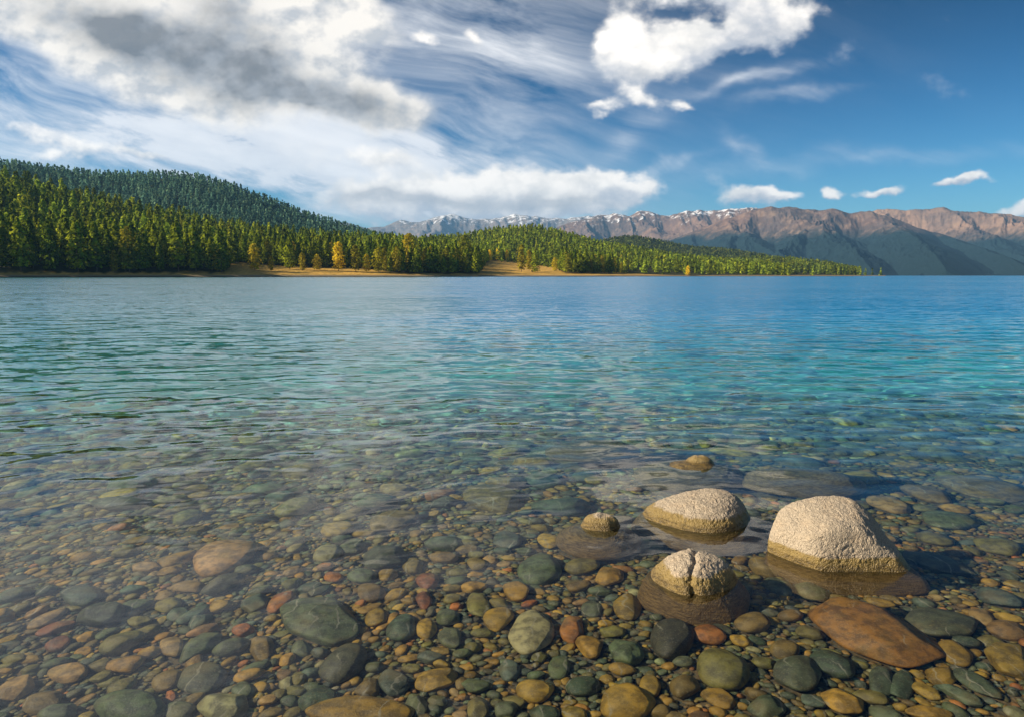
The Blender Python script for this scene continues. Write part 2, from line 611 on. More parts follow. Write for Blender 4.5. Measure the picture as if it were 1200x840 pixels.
def ellipse_cells(x, y, ax, ay, rot, k=1.0):
    m = max(ax, ay) * k + OC
    i0, i1 = int((y - m - OY0) / OC), int((y + m - OY0) / OC) + 1
    j0, j1 = int((x - m - OX0) / OC), int((x + m - OX0) / OC) + 1
    if i0 < 0 or j0 < 0 or i1 >= OCC.shape[0] or j1 >= OCC.shape[1]:
        return None
    Y = (np.arange(i0, i1) + .5) * OC + OY0 - y
    Xc = (np.arange(j0, j1) + .5) * OC + OX0 - x
    c, s = math.cos(rot), math.sin(rot)
    U = (Xc[None, :] * c + Y[:, None] * s) / (ax * k)
    Wd = (-Xc[None, :] * s + Y[:, None] * c) / (ay * k)
    return (slice(i0, i1), slice(j0, j1)), U * U + Wd * Wd <= 1


def px_ellipse_to_world(u, v, w, h, ang, lift):
    """ellipse drawn in photo pixels -> centre, semi-axes and rotation on the bed"""
    c = bed_hit(u, v, lift)
    e = 4.0
    Ju = (bed_hit(u + e, v, lift) - bed_hit(u - e, v, lift))[:2] / (2 * e)
    Jv = (bed_hit(u, v + e, lift) - bed_hit(u, v - e, lift))[:2] / (2 * e)
    a = R(ang)                       # clockwise positive in the picture (v down)
    e1 = (math.cos(a), math.sin(a))
    e2 = (-math.sin(a), math.cos(a))
    A = np.array([(Ju * e1[0] + Jv * e1[1]) * w / 2, (Ju * e2[0] + Jv * e2[1]) * h / 2 * .80]).T
    Us, sg, _ = np.linalg.svd(A)
    return c, sg[0], sg[1], math.atan2(Us[1, 0], Us[0, 0])


# photo-measured stones: u, v, width, height, angle (clockwise), colour, optional landmark phrase
HAND = [
    (376, 727, 92, 64, 8, 'gg', 'broad flat grey-green stone'), (403, 777, 62, 44, -28, 'dk', 'dark tilted grooved stone'), (461, 799, 35, 35, 0, 'bg', ''),
    (511, 795, 54, 29, -10, 'oc', 'long ochre oval stone'), (628, 808, 46, 32, 0, 'go', ''), (623, 740, 54, 60, 0, 'pa', 'pale veined triangular stone'),
    (632, 667, 52, 42, 0, 'gg', 'round green stone with yellow veins'), (670, 737, 28, 35, 15, 'ro', ''), (450, 655, 57, 28, -4, 'dk', ''), (595, 633, 34, 24, 0, 'bg', ''),
    (484, 663, 26, 20, 0, 'ol', ''), (501, 680, 28, 22, 0, 'rr', 'rust-red round pebble'), (425, 675, 34, 20, 0, 'gg', ''), (390, 675, 24, 13, 0, 'ro', ''),
    (330, 704, 34, 21, -25, 'ro', ''), (435, 693, 33, 25, 0, 'br', ''), (442, 722, 29, 23, -10, 'oc', ''), (471, 735, 37, 32, -20, 'dg', ''),
    (500, 735, 25, 27, 0, 'go', ''), (527, 746, 28, 27, 0, 'gg', ''), (561, 708, 28, 33, 10, 'ol', ''), (583, 725, 38, 30, -15, 'go', ''),
    (525, 722, 29, 20, 0, 'gg', ''), (555, 687, 29, 15, -5, 'go', ''), (605, 693, 33, 23, 15, 'oc', ''), (597, 783, 25, 31, 0, 'bg', ''),
    (655, 782, 26, 30, 0, 'gg', ''), (683, 803, 42, 27, -5, 'dg', ''), (693, 757, 34, 27, 20, 'oc', ''), (693, 713, 25, 21, 0, 'gg', ''),
    (373, 818, 48, 34, -15, 'dg', ''), (430, 805, 30, 25, -10, 'br', ''), (487, 825, 30, 30, 15, 'gg', ''), (421, 836, 128, 46, 0, 'oc', 'big golden-brown stone at the bottom edge'),
    (577, 585, 72, 32, 5, 'br', 'brown sunken stone with a lit upper face'), (463, 573, 36, 16, 0, 'ta', ''), (520, 637, 45, 17, 0, 'gg', ''), (643, 633, 28, 20, 10, 'go', ''),
    (560, 827, 25, 32, 10, 'ol', ''), (593, 830, 28, 22, 0, 'gg', ''), (638, 834, 36, 22, 0, 'dg', ''), (497, 703, 19, 24, 15, 'rr', ''),
    (262, 653, 84, 42, -16, 'ta', 'large orange-tan stone'), (263, 685, 55, 21, -18, 'dk', ''), (221, 687, 39, 15, 0, 'ta', ''), (97, 697, 50, 28, 0, 'bg', 'smooth blue-grey oval stone'),
    (298, 705, 34, 24, -10, 'bg', ''), (172, 664, 38, 14, -5, 'ta', ''), (197, 708, 32, 18, -10, 'ol', ''), (208, 718, 28, 17, -10, 'bg', ''),
    (228, 718, 45, 14, -25, 'bg', ''), (163, 727, 28, 16, -5, 'ol', ''), (57, 723, 56, 15, -22, 'ta', ''), (65, 735, 48, 15, -18, 'rr', ''),
    (67, 753, 34, 17, -20, 'rr', 'narrow rust-red pebble'), (142, 753, 54, 25, -18, 'ol', ''), (120, 722, 60, 28, -12, 'dk', ''), (202, 757, 30, 28, 0, 'ta', ''),
    (232, 758, 62, 25, -28, 'gg', ''), (272, 757, 44, 22, -18, 'gg', ''), (307, 757, 30, 34, 0, 'br', ''), (285, 736, 27, 15, -10, 'ro', ''),
    (227, 772, 22, 22, -30, 'go', ''), (237, 795, 60, 42, -8, 'dk', 'smooth dark round stone'), (197, 795, 40, 27, -15, 'br', ''), (147, 777, 49, 22, -12, 'oc', ''),
    (80, 787, 52, 26, -5, 'ta', ''), (118, 778, 31, 17, -10, 'ol', ''), (50, 822, 50, 27, -18, 'br', ''), (18, 806, 52, 26, -22, 'ta', ''),
    (153, 830, 94, 44, -2, 'gg', 'large smooth grey-green stone at the bottom edge'), (263, 828, 58, 44, -10, 'pa', 'pale speckled stone'), (68, 836, 52, 26, -15, 'gg', ''), (207, 833, 42, 24, -10, 'gg', ''),
    (353, 758, 25, 24, 0, 'gg', ''), (305, 803, 20, 14, -10, 'go', ''), (200, 813, 14, 17, 0, 'ro', ''), (143, 802, 38, 20, -22, 'ol', ''),
    (715, 675, 33, 26, 0, 'go', ''), (735, 711, 34, 36, 20, 'oc', ''), (735, 765, 42, 30, 12, 'gg', ''), (787, 750, 52, 54, 0, 'ch', 'dark lumpy stone'),
    (831, 743, 42, 25, 8, 'ro', ''), (882, 730, 44, 27, 0, 'br', ''), (847, 785, 68, 50, 5, 'ol', 'big olive stone'), (899, 664, 46, 24, 8, 'br', ''),
    (912, 687, 37, 21, 18, 'dg', ''), (952, 694, 46, 21, 10, 'gg', ''), (920, 760, 36, 24, 0, 'br', ''), (935, 790, 63, 42, 5, 'dk', 'flat charcoal-green stone'),
    (975, 778, 56, 33, 18, 'dg', ''), (734, 824, 64, 50, 0, 'go', 'big golden ochre stone'), (802, 804, 37, 33, 0, 'br', ''), (762, 802, 25, 33, -20, 'oc', ''),
    (842, 817, 42, 24, 15, 'oc', ''), (900, 827, 46, 31, 0, 'dg', ''), (990, 822, 54, 30, 14, 'go', ''), (1034, 797, 34, 38, 30, 'dg', ''),
    (1057, 800, 30, 38, 35, 'dg', ''), (1085, 807, 42, 16, 22, 'go', ''), (1102, 790, 40, 26, 10, 'oc', ''), (1145, 800, 62, 23, 28, 'dg', ''),
    (1125, 812, 60, 16, 25, 'bg', ''), (1018, 743, 160, 66, 18, 'rs', 'long rust-brown slab'), (1105, 730, 86, 42, 6, 'dk', 'dark stone crossed by a pale vein'),
    (1120, 765, 48, 29, 26, 'oc', ''), (1182, 772, 62, 42, 15, 'oc', ''), (1150, 722, 32, 20, 20, 'ta', ''), (1090, 834, 60, 20, 8, 'go', ''),
    (683, 664, 40, 20, -5, 'ol', ''), (1155, 573, 112, 28, 8, 'br', ''), (1040, 592, 52, 18, 8, 'ta', ''),
    (637, 563, 50, 20, 5, 'bg', ''), (1180, 738, 50, 24, 12, 'br', ''), (760, 640, 40, 18, 5, 'gg', ''),
    (868, 690, 28, 18, 10, 'gg', ''), (560, 660, 26, 16, 0, 'br', ''), (413, 640, 32, 17, -5, 'gg', ''), (395, 622, 40, 18, -8, 'oc', ''), (385, 648, 34, 20, -10, 'pa', ''),
    (1170, 700, 60, 22, 15, 'bg', ''), (1100, 660, 90, 22, 14, 'dk', ''), (1170, 640, 60, 20, 8, 'ol', ''), (1110, 610, 70, 22, 5, 'gg', ''), (1010, 560, 50, 16, 5, 'oc', ''),
]
PAL['rust-brown'] = (.33, .17, .045)
for _k in PAL:
    PAL[_k] = (PAL[_k][0] * 1.25, PAL[_k][1] * 1.22, PAL[_k][2] * .72)
PAL['rust-red'] = (.30, .11, .035)
SHORT['rs'] = 'rust-brown'
stones = []       # individual stones: dict


def add_stone(x, y, zb, ax, ay, az, rot, colour, phrase='', level=4, rng=None, uv=None, p=None, tilt=0.0):
    rng = rng or RNG
    V, F = pebble_shape(level, rng, p or float(rng.choice([4.5, 6, 8, 13])), .26, .03)
    V = V * np.array([ax, ay, az])
    ct, st = math.cos(tilt), math.sin(tilt)
    V = V @ np.array([[ct, 0, -st], [0, 1, 0], [st, 0, ct]])
    c, s = math.cos(rot), math.sin(rot)
    V = V @ np.array([[c, s, 0], [-s, c, 0], [0, 0, 1]])
    tint = np.array(PAL[colour]) * rng.uniform(.85, 1.15) * (1 + rng.normal(size=3) * .04)
    base = V[:, 2].min()
    V[:, 2] -= base
    big = max(ax, ay) > .055
    name = 'stone' if big else 'pebble'
    o = link(name, mesh_np(name, V, F, M_STONE, tint))
    o.location = (x, y, zb)
    stones.append(dict(o=o, colour=colour, phrase=phrase, size=math.sqrt(ax * ay), uv=uv or pix(x, y, zb), name=name, elong=max(ax, ay) / min(ax, ay)))
    return o


boulder_foot = []   # (x, y, rx, ry) footprints kept clear of pebbles


def build_hand():
    rng = np.random.default_rng(3)
    for u, v, w, h, a, ck, ph in HAND:
        col = SHORT[ck]
        c, s0, s1, rot = px_ellipse_to_world(u, v, w, h, a, .02)
        s1 = max(s1, s0 * .42)
        az = s1 * rng.uniform(.55, .75) if s0 < .15 else s1 * .5
        az = min(az, .085)
        z = float(bed_z(c[0], c[1]))
        # keep the top under the surface
        if z - az * .5 + 2 * az > -.012:
            az = max((-.012 - z) / 1.5, .02)
        p = 5.0
        add_stone(c[0], c[1], z - az * .45, s0, s1, az, rot, col, ph, 5 if s0 > .05 else 4, rng, (u, v), p=float(rng.choice([5, 7, 9, 14])))
        e = ellipse_cells(c[0], c[1], s0, s1, rot, .93)
        if e:
            OCC[e[0]] |= e[1]


# ------------------------------------------------------------------ emergent boulders
def boulder_material():
    m, nt, out = new_mat('crusted_granite')
    geo = node(nt, 'ShaderNodeNewGeometry', 0)
    px, py, pz = sep(geo)
    nl = noise(nt, geo, 14, 4, .6)
    nf = noise(nt, geo, 190, 3, .65)
    nm = noise(nt, geo, 60, 4, .6)
    lv = pz + (nl - .5) * .035 + (nm - .5) * .012
    dry = lv.step(.050, .062)
    damp = lv.step(.018, .036)
    wet = mixc(nt, nm, (.08, .052, .018), (.19, .13, .036))
    ochre = mixc(nt, nm, (.17, .115, .035), (.34, .24, .08))
    pale = mixc(nt, nf.step(.3, .62), (.22, .18, .13), (.50, .41, .30))
    pale = mixc(nt, nl.step(.45, .75) * .35, pale, (.50, .36, .22))
    pale = mixc(nt, nm.step(.56, .70) * .5, pale, (.18, .15, .11))
    strk = noise(nt, vmath(nt, 'MULTIPLY', geo, (1.0, 1.0, 4.0)), 26, 5, .7)
    brown = mixc(nt, strk.step(.38, .62), (.15, .09, .032), (.36, .23, .08))
    wet = mixc(nt, strk.step(.35, .65), mixc(nt, .5, wet, (.03, .02, .008)), mixc(nt, .5, wet, (.34, .23, .07)))
    col = mixc(nt, (pz + (nl - .5) * .05).step(-.015, -.05), wet, brown)
    col = mixc(nt, damp, col, ochre)
    col = mixc(nt, dry, col, pale)
    vor = nt.nodes.new('ShaderNodeTexVoronoi')
    vor.inputs['Scale'].default_value = 150
    nt.links.new(geo.s, vor.inputs['Vector'])
    hgt = nf * .6 + X(nt, vor.outputs['Distance']) * .5 + nm * .6
    rough = dry * .5 + .38
    principled(nt, out, col, rough, hgt, .9, .010)
    return m


M_BOULDER = boulder_material()


def hero(u0, v0, planes, scale, rot, zoff, label, p=10, crust=.012, level=7, crease=None, seed=1):
    """boulder of rounded facets: planes = [(nx,ny,nz,h)] ; (u0,v0) = where its axis meets the water"""
    d = pdir(u0, v0)
    t = CAM_H / -d[2]
    x0, y0 = d[0] * t, d[1] * t
    D, F = ICO[level]
    N = np.array([q[:3] for q in planes], float)
    N /= np.linalg.norm(N, axis=1)[:, None]
    h = np.array([q[3] for q in planes])
    r = ((np.maximum(D @ N.T, 0) / h) ** p).sum(1) ** (-1 / p)
    V = D * r[:, None] * np.array(scale)
    V = V + D * (.022 * fbm(D * 2.3 + seed, 3, seed))[:, None] * min(scale) * 2
    c, s = math.cos(rot), math.sin(rot)
    V = V @ np.array([[c, s, 0], [-s, c, 0], [0, 0, 1]])
    if crease:
        cx, w_, dep, ca = crease
        q = V[:, 0] * math.cos(ca) + V[:, 1] * math.sin(ca) - cx + .030 * noise3(V * 12, 8) + .012 * noise3(V * 40, 9)
        V = V - D * (dep * np.exp(-(q / w_) ** 2) * sstep(-.02, .05, V[:, 2]))[:, None]
    up = sstep(.0, .04, V[:, 2] + zoff)
    gr = fbm(V * 75 + seed, 3, 20 + seed, .6) * .0062 + fbm(V * 18, 2, 40 + seed) * .0045 - .004 * sstep(.1, .5, fbm(V * 38, 2, 50 + seed))
    V = V + D * (gr * (.25 + .75 * up))[:, None] * (crust / .012)
    o = link('boulder', mesh_np('boulder', V, F, M_BOULDER), label=label, category='boulder', group='boulders breaking the surface')
    o.location = (x0, y0, zoff)
    boulder_foot.append((x0, y0, V))
    lo = V[:, 2] + zoff < .0
    for k in np.nonzero(lo)[0][::23]:
        e = ellipse_cells(x0 + V[k, 0] * .92, y0 + V[k, 1] * .92, .02, .02, 0, 1)
        if e:
            OCC[e[0]] |= e[1]
    return o, x0, y0


def build_heroes():
    # the biggest, lowest right
    hero(982, 652, [(-1, .15, .05, 1.0), (-.62, -.85, .1, .86), (-.5, -.40, .9, .93), (.05, -.25, 1, .88), (.50, -.95, .30, .64), (.9, .5, .25, .92),
                    (.2, 1, .2, .86), (-.45, .9, .3, .90), (.75, -.15, .68, .78), (0, 0, -1, .8), (1, -.35, .05, 1.22)],
         (.30, .235, .262), -.42, -.02, 'largest boulder, pale crusted peaked top and wet golden rim', p=15, seed=3)
    # the broad one behind
    hero(829, 608, [(-1, .1, .15, 1.25), (-.6, -.8, .35, .95), (-.35, -.15, .95, .80), (.2, -.25, 1, .84), (.5, -.85, .35, .86), (1, -.1, .25, .80),
                    (.3, 1, .2, .85), (-.4, .9, .3, .95), (.85, -.35, .5, .82), (0, 0, -1, 1)],
         (.30, .22, .215), -.18, -.045, 'boulder with a smooth pale crusted dome above a long brown sunken foot', p=6, seed=7)
    # notched one in front
    hero(812, 679, [(-1, .1, .15, 1.0), (-.6, -.8, .35, .95), (-.5, -.1, .85, .84), (.3, -.15, .95, .83), (.5, -.85, .35, .95), (1, -.1, .25, .95),
                    (.3, 1, .2, .95), (-.4, .9, .3, .95), (.7, -.45, .55, .90), (0, 0, -1, 1)],
         (.205, .165, .185), -.32, -.055, 'nearest boulder, dark crease down its pale crusted top', p=6, crease=(.012, .016, .018, -.35), seed=11)
    # brown one with the small cap
    hero(699, 618, [(-1, .1, .15, .98), (-.6, -.8, .35, .95), (-.5, 0, .95, 1.0), (.3, 0, 1, .95), (.5, -.85, .35, .95), (1, -.1, .25, 1.0),
                    (.3, 1, .2, .95), (-.4, .9, .3, .95), (0, 0, -1, 1)],
         (.20, .175, .125), -.2, -.112, 'dark brown rounded boulder under water with only a small pale cap showing', p=4, seed=15)
    # far low one
    hero(812, 545, [(-1, .1, .15, 1.2), (-.6, -.8, .35, 1.0), (-.5, 0, .95, 1.0), (.35, -.1, 1, .90), (.5, -.85, .35, .95), (1, -.1, .25, 1.0),
                    (.3, 1, .2, .95), (-.4, .9, .3, .95), (0, 0, -1, 1)],
         (.33, .26, .20), -.1, -.155, 'low reddish-brown boulder beyond the others with a tiny orange tip above water', p=4, crust=.014, seed=19)

    flat = [(-1, .1, .15, 1.0), (-.6, -.8, .35, .95), (-.5, 0, .95, 1.0), (.35, -.1, 1, .92), (.5, -.85, .35, .95), (1, -.1, .25, 1.0),
            (.3, 1, .2, .95), (-.4, .9, .3, .95), (0, 0, -1, 1)]
    for u_, v_, sc3, rt, zo, lb, sd in (
            (693, 519, (.34, .20, .15), .05, -.148, 'low brown sunken boulder beyond the others, at the left of the pale domed one', 23),
            (938, 553, (.36, .22, .15), -.15, -.160, 'broad sunken olive-tan boulder behind the largest pale one', 27)):
        o, _x, _y = hero(u_, v_, flat, sc3, rt, zo, lb, p=5, crust=.004, level=6, seed=sd)
        o['group'] = 'drowned boulders just under the surface'


def caps():
    """small crusted caps rising from the two almost drowned boulders (same rock, so joined to it)"""
    out = []
    obs = [o for o in COL.objects if o.name.startswith('boulder')]
    for o, (u, v, rx, ry, rz, sd) in ((obs[3], (704, 615, .074, .056, .060, 2)), (obs[4], (820, 542, .07, .05, .052, 6))):
        d = pdir(u, v)
        t = CAM_H / -d[2]
        x0, y0 = d[0] * t, d[1] * t
        V0, F0 = pebble_shape(5, np.random.default_rng(sd), 5, .25, .05)
        V0 = V0 * np.array([rx, ry, rz]) + (fbm(V0 * 5, 3, 9) * .006)[:, None] * V0
        V0 = V0 + np.array([x0, y0, 0]) - np.array(o.location)
        V0[:, 2] += .0
        me = o.data
        n = len(me.vertices)
        A = np.empty(n * 3, np.float32)
        me.vertices.foreach_get('co', A)
        A = A.reshape(-1, 3).astype(float)
        # pull the boulder's own surface up into the cap so that it stays one continuous skin
        dx_ = A[:, 0] - (x0 - o.location[0])
        dy_ = A[:, 1] - (y0 - o.location[1])
        top = A[:, 2] > 0
        q = np.sqrt((dx_ / rx) ** 2 + (dy_ / ry) ** 2)
        lump = np.clip(1 - (q / 1.55) ** 2, 0, 1) ** .85 * (1 + .18 * noise3(np.stack([A[:, 0] * 22, A[:, 1] * 22, 0 * A[:, 0] + sd], 1), 77))
        target = -o.location[2] + rz * lump * (1 + .12 * fbm(A * 30, 3, sd)) + .004
        base = A[:, 2]
        w = sstep(1.7, 1.1, q) * top
        A[:, 2] = np.where(top, base * (1 - w) + np.maximum(base, target) * w, base)
        me.vertices.foreach_set('co', A.astype(np.float32).ravel())
        me.update()


# ------------------------------------------------------------------ pebble fill
def fill():
    rng = np.random.default_rng(21)
    classes = [(.085, .16, 340), (.05, .085, 1250), (.030, .05, 6000), (.017, .030, 24000), (.009, .017, 42000)]
    names = ['ochre', 'golden ochre', 'olive', 'grey-green', 'blue-grey', 'brown', 'rust-orange', 'rust-red', 'pale', 'tan', 'dark green', 'dark grey']
    prob = np.array([.17, .09, .20, .15, .08, .11, .018, .0, .03, .04, .06, .045])
    prob /= prob.sum()
    rec = []
    for ci, (a, b, n) in enumerate(classes):
        ymax = (9.5, 9.0, 7.5, 5.2, 3.8)[ci]
        for _ in range(n):
            y = 1.2 + (ymax - 1.2) * rng.random() ** (.9 if ci > 1 else .8)
            if ci == 0 and y < 3.6 :
                continue
            if ci == 1 and y < 3.0 and rng.random() < .8:
                continue
            hw = .80 * y + 1.3
            x = rng.uniform(-hw, hw)
            size = a + (b - a) * rng.random() ** 1.6
            el = rng.uniform(1.05, 1.75)
            s0, s1 = size * math.sqrt(el), size / math.sqrt(el)
            rot = rng.normal() * .55 + (.75 if x < -.4 else (-.35 if x > .8 else 0))
            e = ellipse_cells(x, y, s0, s1, rot, .82 if ci < 3 else .75)
            if e is None:
                continue
            sub = OCC[e[0]]
            hit = (sub & e[1]).sum()
            if hit > .07 * e[1].sum():
                continue
            OCC[e[0]] |= e[1]
            rec.append((x, y, s0, s1, s1 * rng.uniform(.55, .85), rot, int(rng.choice(len(names), p=prob)), ci, size))
    print('stones placed', len(rec), round(time.time() - T0, 1))
    # individuals: those that show largest
    def shown(r_):
        x, y, s0, s1 = r_[:4]
        u, v = pix(x, y, float(bed_z(x, y)) * .75)
        if not (5 < u < 1195 and 470 < v < 836) or y > 5.0:
            return 0
        return s0 * s1 / (x * x + y * y) * (1.0 if v > 560 else .5)
    order = sorted(range(len(rec)), key=lambda i: -shown(rec[i]))
    n_ind = 300 - sum(1 for s_ in stones if s_['name'] == 'pebble')
    n_stone = 300 - sum(1 for s_ in stones if s_['name'] == 'stone')
    n_tot = 190
    ind = set(order[:n_tot])
    for i in sorted(ind):
        x, y, s0, s1, az, rot, c, ci, size = rec[i]
        zb = float(bed_z(x, y))
        az = min(az, (-.012 - zb) * .6)
        add_stone(x, y, zb - az * .4, s0, s1, az, rot, names[c], '', 4, rng, tilt=rng.normal() * .1)
    # the rest is one mass of shingle
    tmpl = {3: [pebble_shape(3, rng, float(rng.choice([4.5, 6, 9, 16])), .28, .03) for _ in range(24)],
            2: [pebble_shape(2, rng, rng.uniform(4, 7), .22, 0) for _ in range(24)]}
    VV, FF, TT, off = [], [], [], 0
    for i, r_ in enumerate(rec):
        if i in ind:
            continue
        x, y, s0, s1, az, rot, c, ci, size = r_
        lvl = 3 if (ci <= 2 and y < 6) else 2
        V, F = tmpl[lvl][int(rng.integers(24))]
        zb = float(bed_z(x, y))
        az = min(az, max((-.01 - zb) * .6, .008))
        t_ = rng.normal() * .16
        ct, st = math.cos(t_), math.sin(t_)
        Q = V * np.array([s0, s1, az])
        Q = Q @ np.array([[ct, 0, -st], [0, 1, 0], [st, 0, ct]])
        cc, ss = math.cos(rot), math.sin(rot)
        Q = Q @ np.array([[cc, ss, 0], [-ss, cc, 0], [0, 0, 1]])
        Q = Q + np.array([x, y, zb + az * .35 - (.004 if ci < 3 else .006)])
        VV.append(Q)
        FF.append(F + off)
        off += len(V)
        t = np.array(PAL[names[c]]) * rng.uniform(.75, 1.2) * (1 + rng.normal(size=3) * .06)
        TT.append(np.broadcast_to(t, (len(V), 3)))
    link('shingle', mesh_np('shingle', np.vstack(VV), np.vstack(FF), M_STONE, np.vstack(TT)), kind='stuff', label='small mixed pebbles and gravel filling the lake bed between the larger stones')


def label_stones():
    marks = [(s_['phrase'], s_['uv']) for s_ in stones if s_['phrase']]
    marks += [('largest crusted boulder', (985, 650)), ('pale domed boulder', (830, 600)), ('creased boulder', (812, 685)),
              ('brown boulder with the small cap', (700, 618)), ('far low boulder', (815, 545))]
    buckets = {}
    for s_ in stones:
        s_['o']['category'] = 'stone' if s_['name'] == 'stone' else 'pebble'
        s_['o']['group'] = 'stones lying on the lake bed' if s_['name'] == 'stone' else 'pebbles lying on the lake bed'
        if s_['phrase']:
            s_['o']['label'] = s_['phrase'] + ' lying under clear water'
            continue
        u, v = s_['uv']
        best = min(marks, key=lambda m_: (m_[1][0] - u) ** 2 + ((m_[1][1] - v) * 1.4) ** 2)
        du, dv = u - best[1][0], (v - best[1][1]) * 1.2
        if abs(du) > abs(dv):
            rel = 'right of' if du > 0 else 'left of'
        else:
            rel = 'below' if dv > 0 else 'above'
        shape = 'long' if s_['elong'] > 1.75 else ('oval' if s_['elong'] > 1.3 else 'round')
        s_['key'] = (s_['colour'], shape, s_['name'], rel, best[0])
        s_['dist'] = math.hypot(du, dv)
        buckets.setdefault(s_['key'], []).append(s_)
    ordn = ['', 'second nearest ', 'third nearest ', 'fourth nearest ', 'fifth nearest ', 'sixth nearest ', 'seventh nearest ', 'eighth nearest ', 'ninth nearest ', 'tenth nearest ']
    for k, lst in buckets.items():
        lst.sort(key=lambda q: q['dist'])
        for i, s_ in enumerate(lst):
            pre = ('nearest ' if len(lst) > 1 else '') if i == 0 else ordn[min(i, 9)]
            s_['o']['label'] = f"{pre}{k[0]} {k[1]} {k[2]} {k[3]} the {k[4]}"


bed = make_bed()
water = make_water()
print('water', round(time.time() - T0, 1))
build_heroes()
caps()
build_hand()
fill()
label_stones()
print('stones', round(time.time() - T0, 1))

# caustics: sunlight focused by the ripples
for o in COL.objects:
    if o.name.startswith(('lake_bed', 'stone', 'pebble', 'shingle', 'boulder')):
        o.cycles.is_caustics_receiver = True
water.cycles.is_caustics_caster = True
sun_d.cycles.is_caustics_light = True
# ------------------------------------------------------------------ hills
def prof(points):
    """silhouette given as photo pixels -> (azimuths, elevation tangents)"""
    a, e = [], []
    for u, v in points:
        d = pdir(u, v)
        a.append(math.atan2(d[0], d[1]))
        e.append(d[2] / math.hypot(d[0], d[1]))
    return np.array(a), np.array(e)


def azi(u, v=323):
    d = pdir(u, v)
    return math.atan2(d[0], d[1])


class Hill:
    def __init__(s, top, front, crest, tree_h=0.0, power=1.15, back=.7, bank=1.6, amp=.05, seed=0, nscale=160.):
        s.a, s.e = prof(top)
        s.fa = np.array([azi(u) for u, _ in front]); s.fr = np.array([r for _, r in front], float)
        s.ca = np.array([azi(u) for u, _ in crest]); s.cr = np.array([r for _, r in crest], float)
        s.tree_h, s.power, s.back, s.bank, s.amp, s.seed, s.ns = tree_h, power, back, bank, amp, seed, nscale

    def rf(s, a): return np.interp(a, s.fa, s.fr)
    def rc(s, a): return np.interp(a, s.ca, s.cr)

    def zc(s, a):
        return np.maximum(CAM_H + s.rc(a) * np.interp(a, s.a, s.e) - s.tree_h, -3)

    def height(s, a, r):
        rf, rc, zc = s.rf(a), s.rc(a), s.zc(a)
        t = (r - rf) / (rc - rf)
        f = np.where(t < 1, np.clip(t, 0, 1) ** s.power, 1 - s.back * (t - 1) ** 1.5)
        x, y = r * np.sin(a), r * np.cos(a)
        n = fbm(np.stack([x / s.ns, y / s.ns, 0 * x], 1), 4, s.seed)
        env = np.clip(t * 4, 0, 1) * np.where(t < 1, np.clip((1 - t) * 3, 0.12, 1), 1)
        z = zc * f + s.amp * np.maximum(zc, 0) * n * env
        edge = np.clip((r - rf) / 9., -1, 1) + .25 * noise3(np.stack([x / 14, y / 14, 0 * x], 1), s.seed + 3)
        return z + np.where(edge > 0, np.minimum(edge, 1) * s.bank, edge * 2.5) - .1

    def mesh(s, name, u0, u1, na, nr, mat, rback=1.6, ext=True):
        a = np.linspace(azi(u0), azi(u1), na)
        t = np.concatenate([np.linspace(-.02, .05, 16)[:-1], np.linspace(.05, 1, nr), np.linspace(1, rback, nr // 3)[1:]])
        A, Tt = np.meshgrid(a, t)
        A, Tt = A.ravel(), Tt.ravel()
        r = s.rf(A) + Tt * (s.rc(A) - s.rf(A))
        z = s.height(A, r)
        V = np.stack([r * np.sin(A), r * np.cos(A), z], 1)
        return link(name, mesh_np(name, V, grid_faces(len(t), na), mat), kind='structure')


def ground_mat(name, grass, floor, thr):
    m, nt, out = new_mat(name)
    geo = node(nt, 'ShaderNodeNewGeometry', 0)
    px, py, pz = sep(geo)
    n = noise(nt, geo, .05, 4, .6)
    n2 = noise(nt, vmath(nt, 'MULTIPLY', geo, (1, 1, 4.0)), .35, 4, .6)
    g_ = mixc(nt, n2.step(.35, .7), grass, tuple(c * .55 for c in grass))
    g_ = mixc(nt, n.step(.5, .65) * .5, g_, (.16, .14, .04))
    at = nt.nodes.new('ShaderNodeAttribute')
    at.attribute_name = 'tint'
    wood = sep(X(nt, at.outputs['Color']))[0]
    c = mixc(nt, wood, g_, floor)
    c = mixc(nt, (pz + (n2 - .5) * 1.5).step(2.2, 1.0), c, (.24, .19, .12))
    c = mixc(nt, (pz + (n2 - .5) * .4).step(.62, .3), c, (.05, .045, .035))
    principled(nt, out, c, .95, n2, .5, .5, spec=.1)
    return m


def wood_attr(o, fn):
    me = o.data
    n = len(me.vertices)
    A = np.empty(n * 3, np.float32)
    me.vertices.foreach_get('co', A)
    A = A.reshape(-1, 3).astype(float)
    a, r = np.arctan2(A[:, 0], A[:, 1]), np.hypot(A[:, 0], A[:, 1])
    w = fn(a, r, A[:, 2])
    c = np.ones((n, 4), np.float32)
    c[:, :3] = w[:, None]
    at = me.color_attributes.new('tint', 'FLOAT_COLOR', 'POINT')
    at.data.foreach_set('color', c.ravel())


